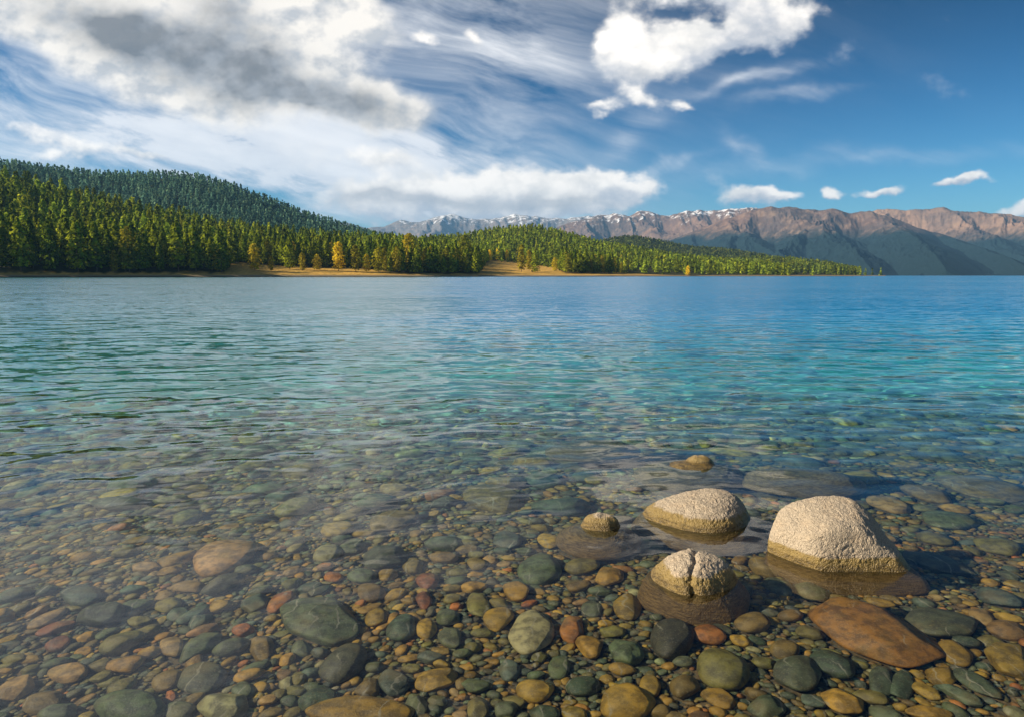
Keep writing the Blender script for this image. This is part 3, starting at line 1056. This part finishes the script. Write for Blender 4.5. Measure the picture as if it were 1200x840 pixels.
# ------------------------------------------------------------------ trees
def leaf_mat(name, by_object, base=None):
    m, nt, out = new_mat(name)
    if by_object:
        rnd = node(nt, 'ShaderNodeObjectInfo', 5)
        at = nt.nodes.new('ShaderNodeAttribute')
        at.attribute_name = 'tint'
        c = X(nt, at.outputs['Color'])
        c = mixc(nt, 1.0, c, mixc(nt, rnd, (.50, .58, .6), (1.35, 1.15, .9)), 'MULTIPLY')
    else:
        at = nt.nodes.new('ShaderNodeAttribute')
        at.attribute_name = 'tint'
        c = X(nt, at.outputs['Color'])
    d = nt.nodes.new('ShaderNodeBsdfDiffuse')
    tr = nt.nodes.new('ShaderNodeBsdfTranslucent')
    put(nt, c, d.inputs[0])
    put(nt, c, tr.inputs[0])
    mx = nt.nodes.new('ShaderNodeMixShader')
    mx.inputs[0].default_value = .38
    nt.links.new(d.outputs[0], mx.inputs[1])
    nt.links.new(tr.outputs[0], mx.inputs[2])
    nt.links.new(mx.outputs[0], out.inputs['Surface'])
    return m


def bark_mat():
    m, nt, out = new_mat('bark')
    geo = node(nt, 'ShaderNodeNewGeometry', 0)
    n = noise(nt, geo, 2.0, 4)
    principled(nt, out, mixc(nt, n, (.07, .045, .03), (.16, .10, .06)), .9, n, .5, .05)
    return m


def crown_quads(rng, n, h0=.12, R0=.22, q=.045, shape='cone', col=((.03, .05, .012), (.10, .12, .02))):
    """leaf clumps through the crown of a tree of height 1; returns V, F, tint"""
    h = h0 + (1 - h0) * rng.random(n) ** 1.05
    t = (h - h0) / (1 - h0)
    if shape == 'cone':
        Rr = R0 * np.clip(1 - t ** 1.7, 0, 1) ** .85 * np.clip(.5 + t * 2.6, 0, 1) + .012
    else:
        Rr = R0 * np.sqrt(np.clip(1 - (2 * t - .85) ** 2 / 1.35, 0, 1)) + .01
    tier = .82 + .18 * np.sin(t * 44 + rng.uniform(0, 6))
    th = rng.uniform(0, 2 * math.pi, n)
    lobes = 1 + .22 * np.sin(th * 2 + rng.uniform(0, 6)) * np.sin(t * 9 + rng.uniform(0, 6)) + .15 * np.sin(th * 5 + t * 20)
    rad = Rr * tier * lobes * np.sqrt(rng.uniform(.12, 1, n))
    C = np.stack([rad * np.cos(th), rad * np.sin(th), h - rad * .22], 1)
    Nn = np.stack([np.cos(th) * .8, np.sin(th) * .8, np.full(n, .55)], 1) + rng.normal(size=(n, 3)) * .42
    Nn /= np.linalg.norm(Nn, axis=1)[:, None]
    up = rng.normal(size=(n, 3))
    A = np.cross(Nn, up)
    A /= np.linalg.norm(A, axis=1)[:, None]
    B = np.cross(Nn, A)
    sz = (q * rng.uniform(.6, 1.35, n))[:, None]
    k = rng.uniform(.5, 1.0, n)[:, None]
    V = np.stack([C - A * sz, C - B * sz * k, C + A * sz * .9, C + B * sz * k], 1).reshape(-1, 3)
    F = np.arange(4 * n).reshape(-1, 4)
    w = (rng.random(n) * .55 + .45 * (.5 + .5 * np.sin(t * 16 + th * 2)))[:, None]
    T = np.array(col[0]) * (1 - w) + np.array(col[1]) * w
    return V, F, np.repeat(T, 4, 0)


def trunk_mesh(name, rng, top=.93, r0=.011, limbs=10, h0=.15, mat=None):
    V, F = [], []

    def tube(p, q, ra, rb, k=5):
        p, q = np.array(p), np.array(q)
        d = q - p
        d = d / np.linalg.norm(d)
        a = np.cross(d, [.3, .9, .1]); a /= np.linalg.norm(a)
        b = np.cross(d, a)
        n = len(V)
        for c, r in ((p, ra), (q, rb)):
            for j in range(k):
                an = 2 * math.pi * j / k
                V.append(c + (a * math.cos(an) + b * math.sin(an)) * r)
        for j in range(k):
            F.append([n + j, n + (j + 1) % k, n + k + (j + 1) % k, n + k + j])
    x = y = 0.0
    pts = [(0, 0, -.03)]
    for i in range(1, 6):
        x += rng.normal() * .004
        y += rng.normal() * .004
        pts.append((x, y, top * i / 5))
    for i in range(5):
        tube(pts[i], pts[i + 1], r0 * (1 - i / 5.5), r0 * (1 - (i + 1) / 5.5), 6)
    for i in range(limbs):
        h = h0 + (top - h0) * (i + .5) / limbs
        th = i * 2.4 + rng.normal() * .3
        L = .15 * (1 - h) + .03
        tube((x * h, y * h, h), (x * h + L * math.cos(th), y * h + L * math.sin(th), h - L * .1), .004, .0015, 4)
    return mesh_np(name, np.array(V), np.array(F), mat)


def make_tree_kit():
    rng = np.random.default_rng(77)
    lm = leaf_mat('needles', True)
    bk = bark_mat()
    kit = {'pine': [], 'larch': [], 'gold': []}
    for i in range(9):
        V, F, T = crown_quads(rng, 620, rng.uniform(.08, .16), rng.uniform(.19, .28), .034, col=((.035, .070, .010), (.36, .45, .03)))
        kit['pine'].append((mesh_np('crown', V, F, lm, T, smooth=False), trunk_mesh('trunk', rng, mat=bk)))
    for i in range(4):
        V, F, T = crown_quads(rng, 480, .12, rng.uniform(.20, .27), .036, 'egg', col=((.17, .16, .014), (.48, .42, .035)))
        kit['larch'].append((mesh_np('crown', V, F, lm, T, smooth=False), trunk_mesh('trunk', rng, mat=bk)))
    for i in range(4):
        V, F, T = crown_quads(rng, 480, .10, rng.uniform(.24, .30), .040, 'egg', col=((.48, .37, .02), (.86, .72, .05)))
        kit['gold'].append((mesh_np('crown', V, F, lm, T, smooth=False), trunk_mesh('trunk', rng, mat=bk)))
    return kit


def place_tree(kit, kind, x, y, z, h, rng, label, cat, group, name):
    cm, tm = kit[kind][int(rng.integers(len(kit[kind])))]
    r = bpy.data.objects.new(name, None)
    COL.objects.link(r)
    r.empty_display_size = 1
    r.location = (x, y, z)
    r.rotation_euler = (0, 0, rng.uniform(0, 6.28))
    s = rng.uniform(.9, 1.12)
    r.scale = (h * s, h * s, h)
    r['label'], r['category'], r['group'] = label, cat, group
    for nm, me in (('crown', cm), ('trunk', tm)):
        o = bpy.data.objects.new(nm, me)
        COL.objects.link(o)
        o.parent = r
    return r


def forest(name, pts, hts, rng, nq, q, label, dark=1.0, R0=.25, cols=None):
    """many distant trees as one mass"""
    col = cols or ((.035 * dark, .070 * dark, .014), (.36 * dark, .45 * dark, .034))
    tm = [crown_quads(rng, nq, .06, rng.uniform(R0 * .85, R0 * 1.2), q, col=col) for _ in range(14)]
    ti = rng.integers(14, size=len(pts))
    M = 4 * nq
    VV = np.empty((len(pts) * M, 3), np.float32)
    TT = np.empty((len(pts) * M, 3), np.float32)
    an = rng.uniform(0, 6.28, len(pts))
    for k in range(len(pts)):
        V, F, T = tm[ti[k]]
        c, s = math.cos(an[k]), math.sin(an[k])
        h = hts[k]
        VV[k * M:(k + 1) * M, 0] = (V[:, 0] * c - V[:, 1] * s) * h + pts[k, 0]
        VV[k * M:(k + 1) * M, 1] = (V[:, 0] * s + V[:, 1] * c) * h + pts[k, 1]
        VV[k * M:(k + 1) * M, 2] = V[:, 2] * h + pts[k, 2]
        w = rng.uniform(.45, 1.45)
        warm = rng.uniform(0, 1) ** 2.5
        TT[k * M:(k + 1) * M] = T * w * np.array([1 + .5 * warm, 1 + .22 * warm, 1.0])
    FFm = np.arange(len(pts) * M).reshape(-1, 4)
    return link(name, mesh_np(name, VV, FFm, M_FOREST, TT, smooth=False), kind='stuff', label=label)


def scatter(hill, u0, u1, n, rng, keep, t0=0.0, t1=1.15):
    a = rng.uniform(azi(u0), azi(u1), n)
    t = np.sqrt(rng.uniform(t0 * t0 + .0, t1 * t1, n))
    r = hill.rf(a) + t * (hill.rc(a) - hill.rf(a))
    z = hill.height(a, r)
    x, y = r * np.sin(a), r * np.cos(a)
    u, v = pix(x, y, z)
    m = keep(u, v, t, r) & (z > 1.2)
    return np.stack([x, y, z], 1)[m], r[m], u[m], v[m]


M_FOREST = leaf_mat('forest_needles', False)
HA = Hill([(-500, 150), (-200, 178), (0, 200), (60, 213), (120, 229), (180, 243), (240, 256), (300, 265), (380, 271), (430, 274), (500, 277), (560, 283),
           (620, 292), (700, 300), (760, 305), (820, 308), (900, 314), (960, 321), (1000, 324)],
          [(-500, 560), (0, 560), (280, 590), (450, 640), (700, 760), (945, 1020), (1000, 1080)],
          [(-500, 1000), (0, 1000), (280, 1020), (450, 1050), (700, 1150), (945, 1300), (1000, 1340)], 25, 1.05, seed=2, amp=.05)
HC = Hill([(380, 300), (440, 280), (500, 277), (540, 274), (580, 266), (620, 263), (660, 270), (700, 281), (760, 291), (800, 298), (850, 303), (900, 308), (945, 317), (965, 324)],
          [(380, 1000), (700, 1000), (965, 1200)], [(380, 1500), (700, 1500), (965, 1550)], 20, 1.0, seed=12, amp=.04)
HB = Hill([(-500, 190), (-100, 178), (0, 184), (60, 193), (120, 200), (190, 201), (230, 203), (270, 213), (310, 228), (350, 244), (400, 260), (430, 268), (470, 280), (520, 300)],
          [(-500, 1150), (520, 1200)], [(-500, 1900), (0, 1900), (520, 1800)], 22, 1.0, seed=22, amp=.07, nscale=300)
HD = Hill([(600, 300), (650, 292), (690, 285), (720, 279), (740, 277), (770, 281), (800, 288), (850, 292), (890, 298), (930, 306), (960, 314), (1000, 321)],
          [(600, 2000), (1000, 2000)], [(600, 2700), (1000, 2700)], 15, 1.0, seed=32)
HE = Hill([(820, 306), (860, 301), (890, 299), (930, 301), (965, 305), (1000, 312), (1028, 320), (1040, 324)],
          [(820, 1500), (1040, 1650)], [(820, 1900), (1040, 1950)], 20, 1.0, seed=42)


def vtree(u):
    """lowest picture row at which woodland stands, per column: leaves the meadows open"""
    return np.interp(u, [-500, 262, 272, 300, 330, 395, 410, 440, 470, 560, 572, 600, 640, 655, 662, 732, 742, 770, 800, 808, 1100],
                     [319.8, 319.8, 309, 309, 312, 314, 314, 317, 321, 321, 306, 305, 307, 316, 320.6, 320.6, 313, 311, 313, 321.2, 321.5])


def build_far():
    rng = np.random.default_rng(8)
    gm = ground_mat('dry_meadow', (.66, .40, .09), (.05, .05, .018), 0)

    def wood_near(a, r, z):
        u, v = pix(r * np.sin(a), r * np.cos(a), z)
        w = sstep(2.0, -2.0, v - vtree(u) + 3 * noise3(np.stack([u / 9, v / 4, 0 * u], 1), 3))
        return w
    o = HA.mesh('shore_hill', -480, 1000, 520, 90, gm)
    wood_attr(o, wood_near)
    for h, nm, u0, u1, na in ((HC, 'wooded_hill', 385, 962, 200), (HB, 'wooded_hill', -480, 518, 160), (HD, 'wooded_hill', 605, 998, 120), (HE, 'wooded_hill', 825, 1038, 100)):
        o = h.mesh(nm, u0, u1, na, 40, gm)
        wood_attr(o, lambda a, r, z: np.ones_like(a))
    kit = make_tree_kit()
    # front ranks, each tree its own object
    P, r, u, v = scatter(HA, -30, 950, 60000, rng, lambda u, v, t, r: (v < vtree(u)) & (t < .5), 0, .5)
    key = (v - vtree(u)) * 0 + (r - HA.rf(np.arctan2(P[:, 0], P[:, 1])))
    # distance into the wood counts from its edge in each column
    cols = np.round((u + 40) / 6).astype(int)
    edge = {}
    for c, k in zip(cols, key):
        edge[c] = min(edge.get(c, 1e9), k)
    depth = key - np.array([edge[c] for c in cols])
    order = np.argsort(depth + rng.uniform(0, 14, len(depth)))
    taken = []
    front = []
    grid = {}
    for i in order:
        gx, gy = int(P[i, 0] // 9), int(P[i, 1] // 9)
        ok = True
        for dx_ in (-1, 0, 1):
            for dy_ in (-1, 0, 1):
                for q in grid.get((gx + dx_, gy + dy_), ()):
                    if (P[i, 0] - q[0]) ** 2 + (P[i, 1] - q[1]) ** 2 < (80 if P[i, 0] < -230 else 50):
                        ok = False
                        break
        if not ok:
            continue
        grid.setdefault((gx, gy), []).append(P[i, :2])
        front.append(i)
        if len(front) >= 285:
            break
    zones = [(-50, 135, 'on the shore to the left of the olive-brown broadleaf tree'), (135, 262, 'between the olive-brown broadleaf tree and the golden meadow'),
             (262, 395, 'behind the first golden meadow'), (395, 470, 'behind the row of yellow larches'), (470, 562, 'before the middle clearing'),
             (562, 655, 'around the middle clearing'), (655, 735, 'between the two clearings'), (735, 805, 'behind the small far meadow'), (805, 960, 'on the low wooded point')]
    for i in front:
        z_ = [q for q in zones if q[0] <= u[i] < q[1]]
        zn = z_[0][2] if z_ else zones[-1][2]
        hh = (19 + 17 * rng.random()) * (1.08 if u[i] < 260 else .85)
        kind = 'pine'
        lab = f'green front-rank conifer {zn}'
        if u[i] > 262 and rng.random() < .16:
            kind = 'larch'
            hh *= .85
            lab = f'yellow-green front-rank larch {zn}'
        place_tree(kit, kind, P[i, 0], P[i, 1], P[i, 2] - .3, hh, rng, lab, 'tree', lab.replace('conifer', 'conifers').replace('larch ', 'larches '), 'conifer_tree' if kind == 'pine' else 'larch_tree')
    # trees one can single out: u, base v, height px, kind, label
    for (uu, vv, hp, kd, lab) in [
            (152, 319.5, 38, 'larch', 'olive-brown broadleaf tree standing out before the shaded conifers'),
            (135, 319.5, 18, 'larch', 'small olive tree beside the olive-brown broadleaf tree'),
            (299, 317, 24, 'gold', 'small bright yellow larch alone on the golden meadow'),
            (397, 318, 27, 'gold', 'brightest golden-yellow larch on the shore, round crowned'),
            (417, 319, 25, 'larch', 'yellow-green larch just beside the brightest golden larch'),
            (444, 319, 23, 'gold', 'slim yellow larch at the end of the larch row'),
            (256, 319, 22, 'gold', 'dull golden tree where the dark wood ends at the golden meadow'),
            (355, 318, 17, 'larch', 'low yellowish tree between the lone green conifer and the brightest larch'),
            (372, 317, 15, 'gold', 'small orange larch just left of the brightest golden larch'),
            (505, 319, 24, 'larch', 'yellow-green larch right of the tall pale green larch'),
            (522, 319, 20, 'gold', 'small golden larch left of the middle clearing'),
            (594, 305, 10, 'gold', 'little orange tree furthest right at the back of the middle clearing'),
            (318, 318, 14, 'larch', 'tiny yellowish tree just right of the small bright yellow larch'),
            (430, 319, 17, 'gold', 'low golden tree between the two yellow-green and slim yellow larches'),
            (461, 319, 19, 'gold', 'warm orange larch just left of the tall pale green larch'),
            (534, 319, 17, 'gold', 'yellow shrubby tree beside the olive-yellow larch'),
            (650, 318, 13, 'gold', 'small yellow tree at the right edge of the middle clearing'),
            (672, 319, 19, 'larch', 'taller olive larch between the rust-orange and low orange larches'),
            (735, 318, 12, 'gold', 'small golden tree at the left edge of the small far meadow'),
            (790, 318, 8, 'gold', 'tiny golden tree near the right end of the small far meadow'),
            (340, 316, 36, 'pine', 'lone green conifer standing forward on the golden meadow'),
            (480, 319, 36, 'larch', 'tall pale green larch standing before the dark wood'),
            (545, 318, 34, 'larch', 'olive-yellow larch at the edge of the middle clearing'),
            (574, 306, 11, 'gold', 'orange shrubby tree at the back corner of the middle clearing'),
            (584, 305, 12, 'gold', 'pale orange tree at the back of the middle clearing'),
            (611, 319, 26, 'larch', 'feathery green larch leading the group in the middle clearing'),
            (627, 320, 26, 'pine', 'dark slender conifer ending the group in the middle clearing'),
            (620, 318, 20, 'larch', 'small larch between the two in the middle clearing'),
            (663, 318, 18, 'gold', 'rust-orange larch starting the autumn trees between the clearings'),
            (682, 319, 15, 'gold', 'low orange larch among the autumn trees between the clearings'),
            (697, 319, 17, 'larch', 'olive larch among the autumn trees between the clearings'),
            (712, 319, 15, 'gold', 'dull golden larch among the autumn trees between the clearings'),
            (728, 319, 16, 'larch', 'yellow-green larch ending the trees before the small far meadow'),
            (806, 319, 9, 'gold', 'little orange tree where the small far meadow meets the point'),
            (756, 314, 8, 'larch', 'tiny shrubby tree alone on the small far meadow')]:
        a = azi(uu)
        rr = np.linspace(HA.rf(a) + 4, HA.rc(a), 500)
        aa = np.full_like(rr, a)
        zz = HA.height(aa, rr)
        pu, pv = pix(rr * math.sin(a), rr * math.cos(a), zz)
        k = int(np.argmin(np.abs(pv - vv)))
        hgt = hp / FPX * rr[k] * (1.22 if kd != 'pine' else 1.0)
        place_tree(kit, kd, rr[k] * math.sin(a), rr[k] * math.cos(a), zz[k] - .3, hgt, rng, lab, 'tree', 'single trees along the far shore',
                   {'pine': 'conifer_tree', 'larch': 'larch_tree', 'gold': 'golden_larch_tree'}[kd])

    # the rest of the woods
    def thin(P, r, d2, existing=None):
        g2, keep = dict(existing or {}), []
        for i in range(len(P)):
            gx, gy = int(P[i, 0] // 9), int(P[i, 1] // 9)
            ok = True
            for dx_ in (-1, 0, 1):
                for dy_ in (-1, 0, 1):
                    for q in g2.get((gx + dx_, gy + dy_), ()):
                        if (P[i, 0] - q[0]) ** 2 + (P[i, 1] - q[1]) ** 2 < d2:
                            ok = False
            if ok:
                g2.setdefault((gx, gy), []).append(P[i, :2])
                keep.append(i)
        return np.array(keep)
    P, r, u, v = scatter(HA, -90, 955, 26000, rng, lambda u, v, t, r: v < vtree(u), 0, 1.12)
    k = thin(P, r, 84, grid)
    P = P[k]
    print('forest A', len(P))
    forest('shore_forest', P, (18 + 16 * rng.random(len(P)) ** 1.3) * np.interp(u[k], [200, 700], [1, .72]), rng, 230, .052, 'mass of conifers covering the near hillside behind the front ranks')
    P, r, u, v = scatter(HC, 400, 962, 9000, rng, lambda u, v, t, r: v < 330, 0, 1.1)
    k = thin(P, r, 55)
    P = P[k]
    print('forest C', len(P))
    forest('hill_forest', P, rng.uniform(15, 22, len(P)), rng, 60, .095, 'conifer wood covering the low round hill', R0=.23)
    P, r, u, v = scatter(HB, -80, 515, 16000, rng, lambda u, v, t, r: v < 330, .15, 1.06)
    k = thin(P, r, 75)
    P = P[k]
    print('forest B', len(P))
    forest('ridge_forest', P, rng.uniform(17, 25, len(P)), rng, 40, .11, 'conifer forest covering the higher ridge behind', R0=.23, cols=((.035, .10, .085), (.19, .33, .20)))  # blue of distant haze partly painted into these needle colours
    P, r, u, v = scatter(HD, 605, 998, 7000, rng, lambda u, v, t, r: v < 330, .1, 1.05)
    forest('far_forest', P, rng.uniform(14, 20, len(P)), rng, 22, .16, 'dark conifer forest on the far low ridge', .45, R0=.25)
    P, r, u, v = scatter(HE, 825, 1036, 4000, rng, lambda u, v, t, r: v < 330, 0, 1.05)
    k = thin(P, r, 60)
    P = P[k]
    forest('point_forest', P, rng.uniform(14, 20, len(P)), rng, 40, .12, 'conifer wood on the farthest wooded point', .75, R0=.25)


def mountain_mat(name, snow, tree, rock=(.165, .10, .075), rock2=(.085, .068, .066), lower=(.010, .024, .028)):
    m, nt, out = new_mat(name)
    geo = node(nt, 'ShaderNodeNewGeometry', 0)
    nrm = node(nt, 'ShaderNodeNewGeometry', 1)
    px, py, pz = sep(geo)
    nx, ny, nz_ = sep(nrm)
    n1 = noise(nt, geo, .0012, 5, .6)
    n2 = noise(nt, geo, .008, 6, .65)
    n3 = noise(nt, vmath(nt, 'MULTIPLY', geo, (1.0, 1.0, .25)), .011, 5, .6)
    c = mixc(nt, n1.step(.35, .65), rock, rock2)
    c = mixc(nt, n2.step(.45, .7) * .6, c, (.30, .20, .13))
    c = mixc(nt, n2.step(.5, .32) * .5, c, (.09, .065, .05))
    c = mixc(nt, (pz + (n1 - .5) * 340 + (n2 - .5) * 160).step(tree + 60, tree - 90), c, lower)  # forested lower slopes, cloud shadow painted into their dark colour
    sn = (pz + (n3 - .5) * 1300 + (n1 - .5) * 250).step(snow, snow + 150) * .85
    c = mixc(nt, sn, c, (.78, .80, .84))
    principled(nt, out, c, .95, n2, .8, 25.0, spec=.1)
    return m


def mountains(name, top, rf, rc, u0, u1, mat, seed, spur=.30, nx=900, nr=170, freq=9.0):
    """a range seen end-on: crest along the measured skyline, ribs and gullies running down from it"""
    a_, e_ = prof(top)
    a = np.linspace(azi(u0), azi(u1), nx)
    t = np.concatenate([np.linspace(0, 1, nr), np.linspace(1, 1.5, 40)[1:]])
    A, T = np.meshgrid(a, t)
    A, T = A.ravel(), T.ravel()
    r = rf + T * (rc - rf)
    # crest wanders in depth so that ridges overlap
    zc = (CAM_H + rc * np.interp(A, a_, e_)) * (1 + .035 * fbm(np.stack([A * 45, 0 * A, 0 * A + seed], 1), 4, seed + 31))
    x, y = A * 6.0, T
    wob = fbm(np.stack([A * 7, T * 1.1, 0 * A], 1), 3, seed) * .42 * (1.3 - T) + (T - 1) * .22
    q = A + wob * .22
    rid = fbm(np.stack([q * freq * .62, T * .8, 0 * A + .5], 1), 2, seed + 5, .45, True)
    rid2 = fbm(np.stack([q * freq * 3.3 + rid * .5, T * 6.0, 0 * A + 3.5], 1), 4, seed + 9, .55, True)
    env = np.clip(T, 0, 1) ** .6 * np.clip((1 - T) * 5, 0, 1) ** .8
    env = np.where(T < 1, env, 0)
    base = np.where(T < 1, np.clip(T, 0, 1) ** 1.02, 1 - 1.2 * (T - 1))
    # spines running down from the crest, with V-shaped valleys between them
    rg = np.random.default_rng(seed)
    zs = np.full_like(A, -1e9)
    ai = azi(u0) + .02
    prof_z = lambda q_: CAM_H + rc * np.interp(q_, a_, e_)
    while ai < azi(u1):
        d_ = rg.normal() * .10 + .05
        line = ai + d_ * (1 - T) + .012 * noise3(np.stack([T * 5, 0 * T + ai * 90, 0 * T], 1), seed)
        hi = rg.uniform(.86, 1.04)
        lat = np.abs(r * (A - line))
        zs = np.maximum(zs, prof_z(ai) * (np.clip(T, 0, 1) ** rg.uniform(.75, 1.25)) * hi - (.42 + .12 * rid2) * lat)
        ai += rg.uniform(.035, .085) * (9.0 / freq)
    z = np.maximum(zs, zc * np.clip(T, 0, 1) ** 1.5 * .42)
    w_ = sstep(.80, 1.0, T)
    z = z * (1 - w_) + np.maximum(z, zc) * w_
    z = z - zc * spur * .34 * (1 - rid2) * np.clip(T * 3, 0, 1) * (1 - .75 * w_)
    z = np.where(T > 1, zc * base, z)
    z = z + zc * .06 * (1 - .6 * w_) * fbm(np.stack([r * np.sin(A) / 260, r * np.cos(A) / 260, 0 * A], 1), 4, seed + 20, .6) * np.clip(T * 3, 0, 1)
    # never above the measured skyline
    lim = zc / rc * r
    z = np.minimum(z, np.maximum(lim, 0) + np.where(T > .985, 6, 0))
    z = np.where(T < .02, -20, z)
    V = np.stack([r * np.sin(A), r * np.cos(A), z], 1)
    return link(name, mesh_np(name, V, grid_faces(len(t), nx), mat), kind='structure')


def build_mountains():
    mountains('mountains', [(330, 275), (380, 262), (410, 262), (430, 267), (450, 266), (470, 258), (490, 261), (505, 256), (528, 250), (550, 257), (575, 257), (603, 251), (620, 253), (645, 256), (665, 256), (690, 253),
                            (720, 262), (760, 275), (800, 290)],
              9000, 13500, 330, 800, mountain_mat('far_rock', 1020, -500, (.20, .18, .17), (.14, .13, .13)), 51, .22, 500, 120, 16)
    mountains('mountains', [(600, 300), (640, 272), (665, 262), (700, 253), (718, 251), (735, 252), (750, 247), (765, 249), (785, 253), (805, 247), (830, 247), (860, 245), (885, 243), (900, 246),
                            (960, 252), (1000, 262), (1050, 280)],
              5800, 9800, 600, 1050, mountain_mat('snowy_rock', 800, 400), 61, .34, 700, 170, 15)
    mountains('mountains', [(680, 318), (720, 305), (760, 292), (790, 280), (830, 265), (850, 257), (880, 247), (905, 241), (925, 243), (960, 246), (975, 245), (1000, 248), (1022, 248), (1045, 255),
                            (1075, 267), (1110, 277), (1150, 290), (1200, 303), (1260, 314), (1300, 320)],
              4200, 7400, 680, 1300, mountain_mat('brown_rock', 3000, 400), 71, .30, 900, 200, 11)
    mountains('mountains', [(960, 270), (1000, 254), (1020, 248), (1040, 243), (1060, 246), (1082, 246), (1105, 243), (1130, 247), (1160, 249), (1185, 251), (1210, 258), (1300, 262), (1500, 240), (1700, 270)],
              5600, 9000, 960, 1700, mountain_mat('far_brown_rock', 3000, 400, (.30, .19, .13)), 83, .34, 900, 170, 14)


build_far()
print('far', round(time.time() - T0, 1))
build_mountains()
print('mountains', round(time.time() - T0, 1))


def haze():
    bpy.ops.mesh.primitive_cube_add(size=1)
    o = bpy.context.object
    o.name = 'haze'
    o.data.name = 'haze'
    o.dimensions = (30000, 17500, 1330)
    o.scale = (30000, 17500, 1330)
    o.location = (0, 6500, 665 - 27)
    m, nt, out = new_mat('haze')
    v = nt.nodes.new('ShaderNodeVolumePrincipled')
    v.inputs['Density'].default_value = HAZE
    v.inputs['Color'].default_value = (.26, .58, 1.0, 1)
    v.inputs['Anisotropy'].default_value = .1
    nt.links.new(v.outputs[0], out.inputs['Volume'])
    o.data.materials.append(m)
    o['kind'] = 'stuff'
    o['label'] = 'thin blue haze lying over the lake and the mountains'


HAZE = 4.5e-5
if HAZE:
    haze()

S.view_settings.view_transform = 'Standard'
S.view_settings.look = 'None'
S.view_settings.exposure = .85
S.view_settings.gamma = 1
S.render.engine = 'CYCLES'
cy = S.cycles
cy.use_denoising = True
cy.denoiser = 'OPENIMAGEDENOISE'
cy.max_bounces = 8
cy.transmission_bounces = 8
cy.diffuse_bounces = 2
cy.glossy_bounces = 3
cy.volume_bounces = 0
cy.caustics_refractive = True
cy.caustics_reflective = False
cy.sample_clamp_indirect = 4
print('built', round(time.time() - T0, 1))
